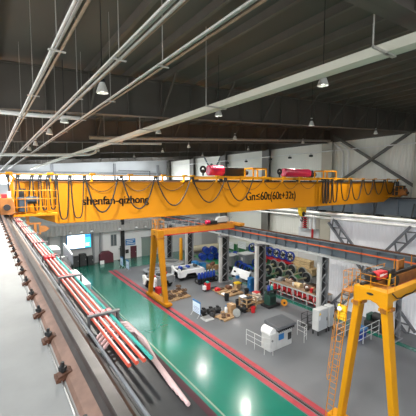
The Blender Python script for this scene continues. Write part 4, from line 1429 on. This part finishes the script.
# grey electrical cabinets and the black wire cart
for i, (x0, x1, lab) in enumerate(((20.0, 21.15, 'wide grey electrical cabinet with yellow warning sign near the column'), (21.35, 22.0, 'narrow grey electrical cabinet beside the wide one'))):
    t = thing('electrical_cabinet', lab, 'cabinet', (x0, 14.4, 0), 'grey electrical cabinets')
    MB().box(x0, x1, 14.15, 14.7, .35, 1.95).out('cabinet_body', LTG, t, bevel=.02)
    MB().box(x0 + .05, x1 - .05, 14.13, 14.15, .42, 1.88).out('door', mat('grey_door_paint', (.42, .44, .46), .45, 0, .06, 2), t)
    MB().box(x1 - .16, x1 - .12, 14.09, 14.13, 1.0, 1.25).out('handle', BLK, t)
    for (x, y) in ((x0 + .06, 14.2), (x1 - .06, 14.2), (x0 + .06, 14.65), (x1 - .06, 14.65)):
        MB().box(x - .04, x + .04, y - .04, y + .04, 0, .35).out('leg', BLK, t)
    if i == 0:
        MB().prism([(x0 + .05, 1.60), (x0 + .29, 1.60), (x0 + .17, 1.80)], 'y', 14.115, 14.13).out('warning_sign', YPAINT, t)
        MB().box(x0 + .08, x0 + .2, 14.115, 14.13, 1.2, 1.5).out('rating_label', WHT, t)
t = thing('wire_cart', 'black open-frame cart on the grey floor left of the electrical cabinets', 'cart', (20.5, 15.5, 0))
m = MB()
for (x, y) in ((20.2, 15.25), (20.9, 15.25), (20.2, 15.85), (20.9, 15.85)):
    m.cyl((x, y, .1), (x, y, 1.15), .025, 8)
for z in (.2, .65, 1.15):
    m.tube([(20.2, 15.25, z), (20.9, 15.25, z), (20.9, 15.85, z), (20.2, 15.85, z)], .022, 6, True)
m.out('frame', BLK, t)
MB().box(20.2, 20.9, 15.25, 15.85, .18, .2).out('shelf', DSTEEL, t)
for (x, y) in ((20.2, 15.25), (20.9, 15.25), (20.2, 15.85), (20.9, 15.85)):
    MB().cyl((x - .03, y, .07), (x + .03, y, .07), .07, 10).out('wheel', BLK, t)

# ------------------------------------------------------------------ beyond the middle columns: red racks
t = thing('storage_rack', 'long red and grey steel rack beside the green strip', 'rack', (24.9, 20, 0))
for y in (17.0, 18.6, 20.2, 21.8, 23.4):
    for x in (24.4, 25.9):
        MB().box(x - .05, x + .05, y - .05, y + .05, 0, 1.15).out('upright', LTG, t)
m = MB()
for x in (24.35, 25.95):
    for z in (.35, 1.1):
        m.box(x - .05, x + .05, 16.9, 23.5, z, z + .1)
m.out('beam', LTG, t)
MB().box(24.35, 25.95, 16.95, 23.45, .42, .46).out('lower_shelf', RUST, t)
MB().box(24.35, 25.95, 16.95, 23.45, 1.2, 1.24).out('top_shelf', TANK, t)
m = MB()
for k in range(10):
    y = 17.0 + .64 * k
    m.bar((24.33, y, .2), (24.33, y + .5, 1.1), .05, .06, (1, 0, 0))
m.out('red_brace', REDP, t)
hu0 = None
for i in range(10):
    y = 17.25 + .64 * i
    lab = 'red hoist unit with white post in the red rack, %s from the near end' % ORD[i]
    if hu0 is None:
        hu0 = thing('hoist_unit', lab, 'hoist', (24.75, y, .46), 'red hoist units')
        MB().lathe([(.08, -.22), (.2, -.2), (.2, .2), (.08, .22)], (24.75, y, .72), (1, .3, 0), 14).out('unit_body', REDP, hu0, True)
        MB().box(24.46, 24.52, y - .03, y + .03, .46, 1.08).out('post', WHT, hu0)
        MB().box(24.6, 24.95, y - .12, y + .12, .46, .56).out('foot', BLK, hu0)
    else:
        dup(hu0, (24.75, y, .46), None, lab)
for i, (x, y, a, b, h, mm, nm) in enumerate(((25.0, 17.7, .7, .9, .35, CASTING, 'brown casting block on top of the red rack, nearest'), (25.4, 18.9, .8, .8, .3, RUST, 'rusty part on top of the red rack, second'), (25.0, 20.1, .6, .7, .4, PLANK, 'pale wooden crate on top of the red rack'),
                                             (25.3, 21.3, .7, .9, .3, TANK, 'tan plate stack on top of the red rack'), (25.1, 22.6, .8, .7, .35, MIDG, 'grey part on top of the red rack, farthest'))):
    m = MB().prism([(x - a / 2, 1.24), (x + a / 2, 1.24), (x + a / 2, 1.24 + h * .6), (x + a / 4, 1.24 + h), (x - a / 4, 1.24 + h), (x - a / 2, 1.24 + h * .6)], 'y', y - b / 2, y + b / 2)
    tag(m.out('stored_part', mm, None, bevel=.02), nm, 'part', 'parts on the red rack')
for i, (y, nm) in enumerate(((16.4, 'round pale casting on the floor at the near end of the red rack'), (15.7, 'second round casting on the floor past the red rack end'))):
    casting((25.25, y - .1, .0), nm, (0, 0, 0), .7)

rr = random.Random(3)
for i in range(26):
    x, y = 24.55 + 1.2 * rr.random(), 17.1 + .24 * i
    r_ = .09 + .12 * rr.random()
    h = .12 + .3 * rr.random()
    if i % 3 == 0:
        m = MB().lathe([(.03, 0), (r_, 0), (r_, h), (.05, h + .05), (.03, h + .05)], (x, y, 1.24), (0, 0, 1), 12)
    else:
        m = MB().prism([(x - r_, 1.24), (x + r_, 1.24), (x + r_, 1.24 + h * .7), (x + r_ * .5, 1.24 + h), (x - r_, 1.24 + h * .9)], 'y', y - .1, y + .1)
    tag(m.out('rack_part', (CASTING, WHT, RUST, DSTEEL, SACK, REDP, WOOD)[i % 7], None), 'small part among the clutter on top of the red rack', 'part', 'clutter on the red rack')
# train wheelsets
ws0 = None
for i, (x, y, w_) in enumerate(((28.8, 27.8, 'middle of the three front ones'), (28.75, 26.1, 'nearest of the three front ones'), (31.2, 29.2, 'farthest, before the blue wheels'), (28.7, 24.45, 'nearest the red rack'), (27.4, 22.8, 'tucked in behind the red rack'))):
    lab = 'dark steel wheelset with bright rims and a primed axle, %s' % w_
    if ws0 is None:
        ws0 = thing('wheelset', lab, 'wheelset', (0, 0, 0), 'steel wheelsets')
        MB().lathe([(0, -1.1), (.08, -1.1), (.09, -.75), (.13, -.7), (.13, .7), (.09, .75), (.08, 2.9), (0, 2.9)], (0, 0, .58), (1, 0, 0), 14).out('axle', AXLE, ws0, True)
        for xx in (0, 2.1):
            wl = MB().lathe([(.13, -.12), (.2, -.12), (.22, -.03), (.49, -.02), (.51, .05), (.22, .07), (.2, .1), (.13, .1)], (xx, 0, .58), (1, 0, 0), 26).out('wheel', DSTEEL, ws0, True)
            MB().ring((xx, 0, .58), (1, 0, 0), .50, .58, .14, 28).out('rim', STEELB, wl, True)
        ws0.location = (x, y, 0)
        ws0.scale = (1.15, 1.15, 1.15)
    else:
        dup(ws0, (x, y, 0), 0, lab)
for i, (x, y, z, sc_, w_) in enumerate(((27.2, 20.9, 0, 1.3, 'bottom, farthest'), (28.4, 20.6, 0, 1.3, 'bottom, by the wall side'), (27.3, 19.6, 0, 1.3, 'bottom, nearest'), (27.3, 20.9, .45, 1.1, 'stacked on the farthest'), (28.4, 20.6, .45, 1.1, 'stacked by the wall side'), (27.3, 19.6, .45, 1.1, 'stacked on the nearest'))):
    casting((x, y, z), 'large brown casting on the floor behind the red rack, %s' % w_, (0, 0, 0), sc_)
for i, (x0, y0, a, b, h, mm, nm) in enumerate(((25.2, 25.0, 1.1, .8, .9, DSTEEL, 'dark machine block behind the lattice column, nearest'), (26.6, 25.6, .9, 1.0, .7, GRNP, 'dark green machine block behind the lattice column'), (25.0, 26.6, .8, .9, 1.1, MIDG, 'grey machine block behind the white panel'), (24.6, 31.2, 1.2, .9, .8, DSTEEL, 'dark machine block beyond the white panel'))):
    t = thing('machine_block', nm, 'machine', (x0, y0, 0), 'machine blocks behind the columns')
    MB().prism([(x0, 0), (x0 + a, 0), (x0 + a, h * .6), (x0 + a * .7, h), (x0 + a * .1, h), (x0, h * .7)], 'y', y0, y0 + b).out('block_body', mm, t, bevel=.03)
    MB().cyl((x0 + a * .4, y0 + b * .5, h), (x0 + a * .4, y0 + b * .5, h + .25), .16, 12).out('motor', BLK, t, True)
    MB().box(x0 + a * .1, x0 + a * .5, y0 - .03, y0, h * .25, h * .5).out('cover_plate', LTG, t)
# blue cable drums on red cradles
t = thing('drum_cradle', 'long red steel cradle carrying the far row of blue wheels', 'rack', (32.5, 31, 0))
m = MB()
for x in (32.0, 33.0):
    m.box(x - .08, x + .08, 26.9, 35.2, .95, 1.2)
for y in (27.2, 29.8, 32.4, 35.0):
    m.box(31.9, 33.1, y - .08, y + .08, .95, 1.07)
    for x in (32.0, 33.0):
        m.box(x - .08, x + .08, y - .08, y + .08, 0, .95)
m.out('cradle_frame', REDP, t)
bd0 = None


def blue_wheel(loc, lab, grp):
    global bd0
    if bd0 is None:
        bd0 = thing('spoked_pulley', lab, 'wheel', (0, 0, 0), grp)
        MB().lathe([(.53, -.16), (.66, -.16), (.66, -.1), (.58, -.08), (.58, .08), (.66, .1), (.66, .16), (.53, .16)], (0, 0, .66), (1, .25, 0), 26, True).out('rim', BLUE, bd0, True)
        m = MB()
        for k in range(6):
            a = k * math.pi / 3
            m.bar((0, 0, .66), (-.13 * math.cos(a), .52 * math.cos(a), .66 + .52 * math.sin(a)), .08, .08, (1, 0, 0))
        m.out('spokes', DSTEEL, bd0)
        MB().lathe([(.05, -.3), (.15, -.3), (.15, .3), (.05, .3)], (0, 0, .66), (1, .25, 0), 14).out('hub', BLK, bd0, True)
        bd0.location = loc
        return bd0
    return dup(bd0, loc, 0, lab, grp)


for i in range(7):
    blue_wheel((32.5, 27.6 + 1.2 * i, 1.2), 'blue spoked wheel on the red cradle, %s from the near end' % ORD[i], 'blue wheels on the red cradle')
for i, (x, y) in enumerate(((26.3, 28.9), (26.6, 30.1), (26.9, 31.3))):
    blue_wheel((x, y, 0), 'blue spoked wheel on the floor behind the white panel, %s' % ('nearest', 'middle', 'farthest')[i], 'blue wheels behind the white panel')
for i, (x, y) in enumerate(((29.6, 30.9), (30.5, 31.2))):
    blue_wheel((x, y, 0), 'blue spoked wheel on green floor behind the wheelsets, %s' % ('nearer', 'farther')[i], 'blue wheels on the green floor')

# grey crates, white panel, blue cabinet, yellow post
for i, (x0, x1, y0, y1, lab) in enumerate(((26.6, 28.4, 33.2, 34.8, 'large grey steel crate behind the lattice columns, left one'), (29.0, 30.9, 32.6, 34.2, 'large grey steel crate behind the lattice columns, right one'))):
    t = thing('steel_crate', lab, 'crate', ((x0 + x1) / 2, (y0 + y1) / 2, 0), 'grey steel crates')
    MB().box(x0, x1, y0, y1, .15, 1.5).out('crate_body', MIDG, t, bevel=.02)
    MB().box(x0 - .05, x1 + .05, y0 - .05, y1 + .05, 1.5, 1.62).out('lid', LTG, t)
    m = MB()
    for k in range(5):
        x = x0 + (x1 - x0) * k / 4
        m.box(x - .04, x + .04, y0 - .06, y0, .15, 1.5)
    m.out('rib', MIDG, t)
    for x in (x0 + .15, x1 - .15):
        MB().box(x - .1, x + .1, y0, y1, 0, .15).out('skid', BLK, t)
    MB().box(x0 - .06, x0, y0 + .4, y0 + .8, .7, 1.1).out('label_plate', WHT, t)
t = thing('screening_board', 'long white panel on black feet beside the lattice column', 'panel', (24.6, 28.4, 0))
MB().hexa([(24.3, 26.9, .3), (24.4, 26.9, .3), (24.4, 29.9, .3), (24.3, 29.9, .3), (24.75, 26.9, 1.15), (24.85, 26.9, 1.15), (24.85, 29.9, 1.15), (24.75, 29.9, 1.15)]).out('panel_board', WHT, t)
for y in (27.1, 28.4, 29.7):
    MB().prism([(24.35, 0), (25.2, 0), (24.85, 1.1), (24.42, .32)], 'y', y - .05, y + .05).out('foot', BLK, t)
m = MB()
m.bar((24.5, 29.2, .75), (24.5, 29.5, .75), .08, .2)
m.out('dark_mark', BLK, t)
t = thing('tool_cabinet', 'bright blue cabinet with yellow side panel next to the pale pillar', 'cabinet', (22.9, 24.6, 0))
MB().box(22.55, 23.15, 24.3, 24.9, 0, 1.45).out('cabinet_body', BLUEC, t, bevel=.02)
MB().box(23.15, 23.4, 24.3, 24.9, 0, 1.35).out('yellow_panel', YPAINT, t)
MB().box(22.5, 22.55, 24.36, 24.84, .1, 1.35).out('door', BLUEC, t)
MB().box(22.46, 22.5, 24.4, 24.45, .7, .9).out('handle', STEELB, t)
t = thing('bollard_post', 'tall round yellow post behind the white machine chassis', 'post', (22.0, 38.1, 0))
MB().lathe([(0, 0), (.24, 0), (.24, 3.75), (.18, 3.85), (0, 3.88)], (21.95, 38.1, .05), (0, 0, 1), 18).out('post_tube', GYEL, t, True)
MB().box(21.6, 22.3, 37.8, 38.4, 0, .06).out('base_plate', GYEL, t)
t = thing('tool_trolley', 'small machine trolley with blue and white parts behind the black bins', 'trolley', (22.9, 27.1, 0))
MB().box(22.6, 23.3, 26.6, 27.4, .35, .8).out('trolley_body', MIDG, t, bevel=.02)
MB().box(22.65, 23.0, 26.7, 27.0, .8, 1.1).out('blue_case', BLUEC, t)
MB().box(23.0, 23.25, 27.0, 27.3, .8, 1.2).out('white_case', WHT, t)
for (x, y) in ((22.65, 26.65), (23.25, 26.65), (22.65, 27.35), (23.25, 27.35)):
    MB().box(x - .04, x + .04, y - .04, y + .04, 0, .35).out('leg', BLK, t)

# far side: cream rolls, blue bundle, pallets and blue cabinets
tag(MB().lathe([(.2, 0), (.52, 0), (.52, 5.6), (.2, 5.6)], (27.4, 44.6, .53), (1, -.08, 0), 20, True).out('paper_roll', mat('cream_roll', (.70, .62, .45), .7, 0, .06, 1), None, True), 'long cream roll lying before the annex wall, beyond the blue drums', 'roll')
for i, (x, y, z) in enumerate(((26.2, 39.0, 0), (27.3, 38.7, 0), (28.4, 38.4, 0), (26.75, 38.85, .95), (27.85, 38.55, .95), (30.2, 37.2, 0), (31.2, 37.0, 0))):
    m = MB().lathe([(.1, -.55), (.5, -.55), (.5, -.45), (.4, -.43), (.4, .43), (.5, .45), (.5, .55), (.1, .55)], (x, y, z + .5), (.3, 1, 0), 18, True)
    tag(m.out('cable_drum', BLUE, None, True), 'blue cable drum beyond the columns, %s' % ('front left in the heap', 'front middle in the heap', 'front right in the heap', 'upper left in the heap', 'upper right in the heap', 'left of the separate pair', 'right of the separate pair')[i], 'cable drum', 'blue cable drums')
for i in range(4):
    pallet((24.4, 34.0, .15 * i), .1 + .05 * i, 'wooden pallet in the stack behind the blue cabinets, %s' % ('bottom', 'second', 'third', 'topmost')[i])
for i in range(3):
    pallet((25.7, 33.6, .15 * i), -.1 + .05 * i, 'wooden pallet in the low stack beside the taller pallet stack, %s' % ('bottom', 'middle', 'topmost')[i])
for i, (x, y, r_) in enumerate(((24.2, 33.8, .3), (24.7, 34.2, .25), (25.6, 33.7, .3))):
    z = .6 if i < 2 else .45
    tag(MB().lathe([(.06, 0), (r_, 0), (r_, .3), (.1, .36), (.06, .36)], (x, y, z), (0, 0, 1), 16).out('stored_casting', RUST, None, True), 'rusty casting on the pallet stacks beyond the column, %s' % ('left', 'middle', 'right')[i], 'casting', 'castings on the pallet stacks')
for i, (x, y, h) in enumerate(((21.6, 33.9, 1.5), (22.5, 33.5, 1.25))):
    t = thing('blue_cabinet', 'blue steel cabinet behind the white chassis, %s' % ('taller' if i == 0 else 'shorter'), 'cabinet', (x, y, 0), 'blue cabinets')
    MB().box(x - .35, x + .35, y - .35, y + .35, .08, h).out('cabinet_body', BLUEC, t, bevel=.02)
    MB().box(x - .3, x + .3, y - .38, y - .35, .15, h - .08).out('door', mat('azure_door', (.04, .25, .50), .45), t)
    MB().box(x - .35, x + .35, y - .35, y + .35, 0, .08).out('plinth', BLK, t)
# white notice boards on a green fence
t = thing('safety_fence', 'low green fence panel behind the grey crates', 'fence', (33.6, 38, 0))
MB().box(33.6, 33.66, 34.5, 42.3, .15, 1.4).out('fence_panel', mat('green_fence_paint', (.03, .18, .06), .5, 0, .15, 1), t)
for y in (34.6, 37.1, 39.7, 42.2):
    MB().box(33.56, 33.7, y - .06, y + .06, 0, 1.5).out('post', GSTEEL, t)
for i, (y0, y1, z0) in enumerate(((40.4, 42.1, .5), (37.3, 39.3, 1.0))):
    t = thing('notice_board', 'white notice board before the green fence, %s' % ('left of two' if i == 0 else 'right of two'), 'sign', (33.4, (y0 + y1) / 2, 0), 'white notice boards')
    MB().box(33.4, 33.45, y0, y1, z0, z0 + 1.15).out('board', WHT, t)
    m = MB()
    for k in range(3):
        m.box(33.39, 33.4, y0 + .2, y1 - .3 - .2 * (k % 2), z0 + .3 + .25 * k, z0 + .35 + .25 * k)
    m.out('text_lines', LTG, t)
    for y in (y0 + .1, y1 - .1):
        MB().box(33.45, 33.5, y - .04, y + .04, 0, z0 + 1.0).out('leg', GSTEEL, t)
# lumber
k = 0
for lv in range(6):
    for c in range(3 if lv < 3 else 2):
        x = 32.4 + .42 * c + (.2 if lv >= 3 else 0)
        y0 = 24.0 + (.0 if lv < 3 else .5)
        tag(MB().box(x, x + .38, y0, y0 + 3.0, .05 + .3 * lv, .29 + .3 * lv + .01).out('lumber_plank', PLANK, None, bevel=.01), 'pale squared timber by the white panel, %s layer up, %s' % (ORD[lv], ('nearest the hall', 'second in', 'third in')[c]), 'timber', 'stacked timbers')
m = MB()
for y in (24.4, 26.4):
    m.box(32.35, 33.7, y - .05, y + .05, 0, .05)
tag(m.out('lumber_bearer', WOOD, None), 'thin wooden bearers under the pale lumber stack', 'bearer')

# things behind the near gantry: grey barriers and a blue bin
for i, (y, lab) in enumerate(((11.6, 'grey tubular barrier seen through the large gantry legs, nearer'), (13.0, 'grey tubular barrier seen through the large gantry legs, farther'))):
    t = thing('floor_barrier', lab, 'barrier', (22.0, y, 0), 'grey tubular barriers')
    for x in (20.6, 21.7, 22.8, 23.9):
        MB().cyl((x, y, 0), (x, y, 1.2), .03, 8).out('post', LTG, t, True)
    for z in (.4, .8, 1.2):
        MB().tube([(20.6, y, z), (23.9, y, z)], .025, 8).out('rail', LTG, t, True)
t = thing('storage_bin', 'blue plastic bin behind the grey barrier', 'bin', (22.2, 12.2, 0))
MB().hexa([(21.8, 11.9, 0), (22.6, 11.9, 0), (22.6, 12.5, 0), (21.8, 12.5, 0), (21.7, 11.85, .8), (22.7, 11.85, .8), (22.7, 12.55, .8), (21.7, 12.55, .8)]).out('bin_body', BLUE, t, bevel=.03)
MB().box(21.66, 22.74, 11.8, 12.6, .8, .86).out('lid', BLUEC, t)
t = thing('machine_bed', 'dark machine base on the floor behind the gantry legs', 'machine', (24.6, 12.2, 0))
MB().box(24.3, 25.6, 11.2, 13.0, 0, .6).out('base_block', DSTEEL, t, bevel=.04)
MB().lathe([(.1, 0), (.35, 0), (.35, .9), (.1, .9)], (24.9, 11.6, .95), (0, 1, 0), 16).out('motor', BLK, t, True)
MB().box(24.5, 25.3, 12.6, 12.95, .6, 1.1).out('gear_case', GRNP, t, bevel=.03)
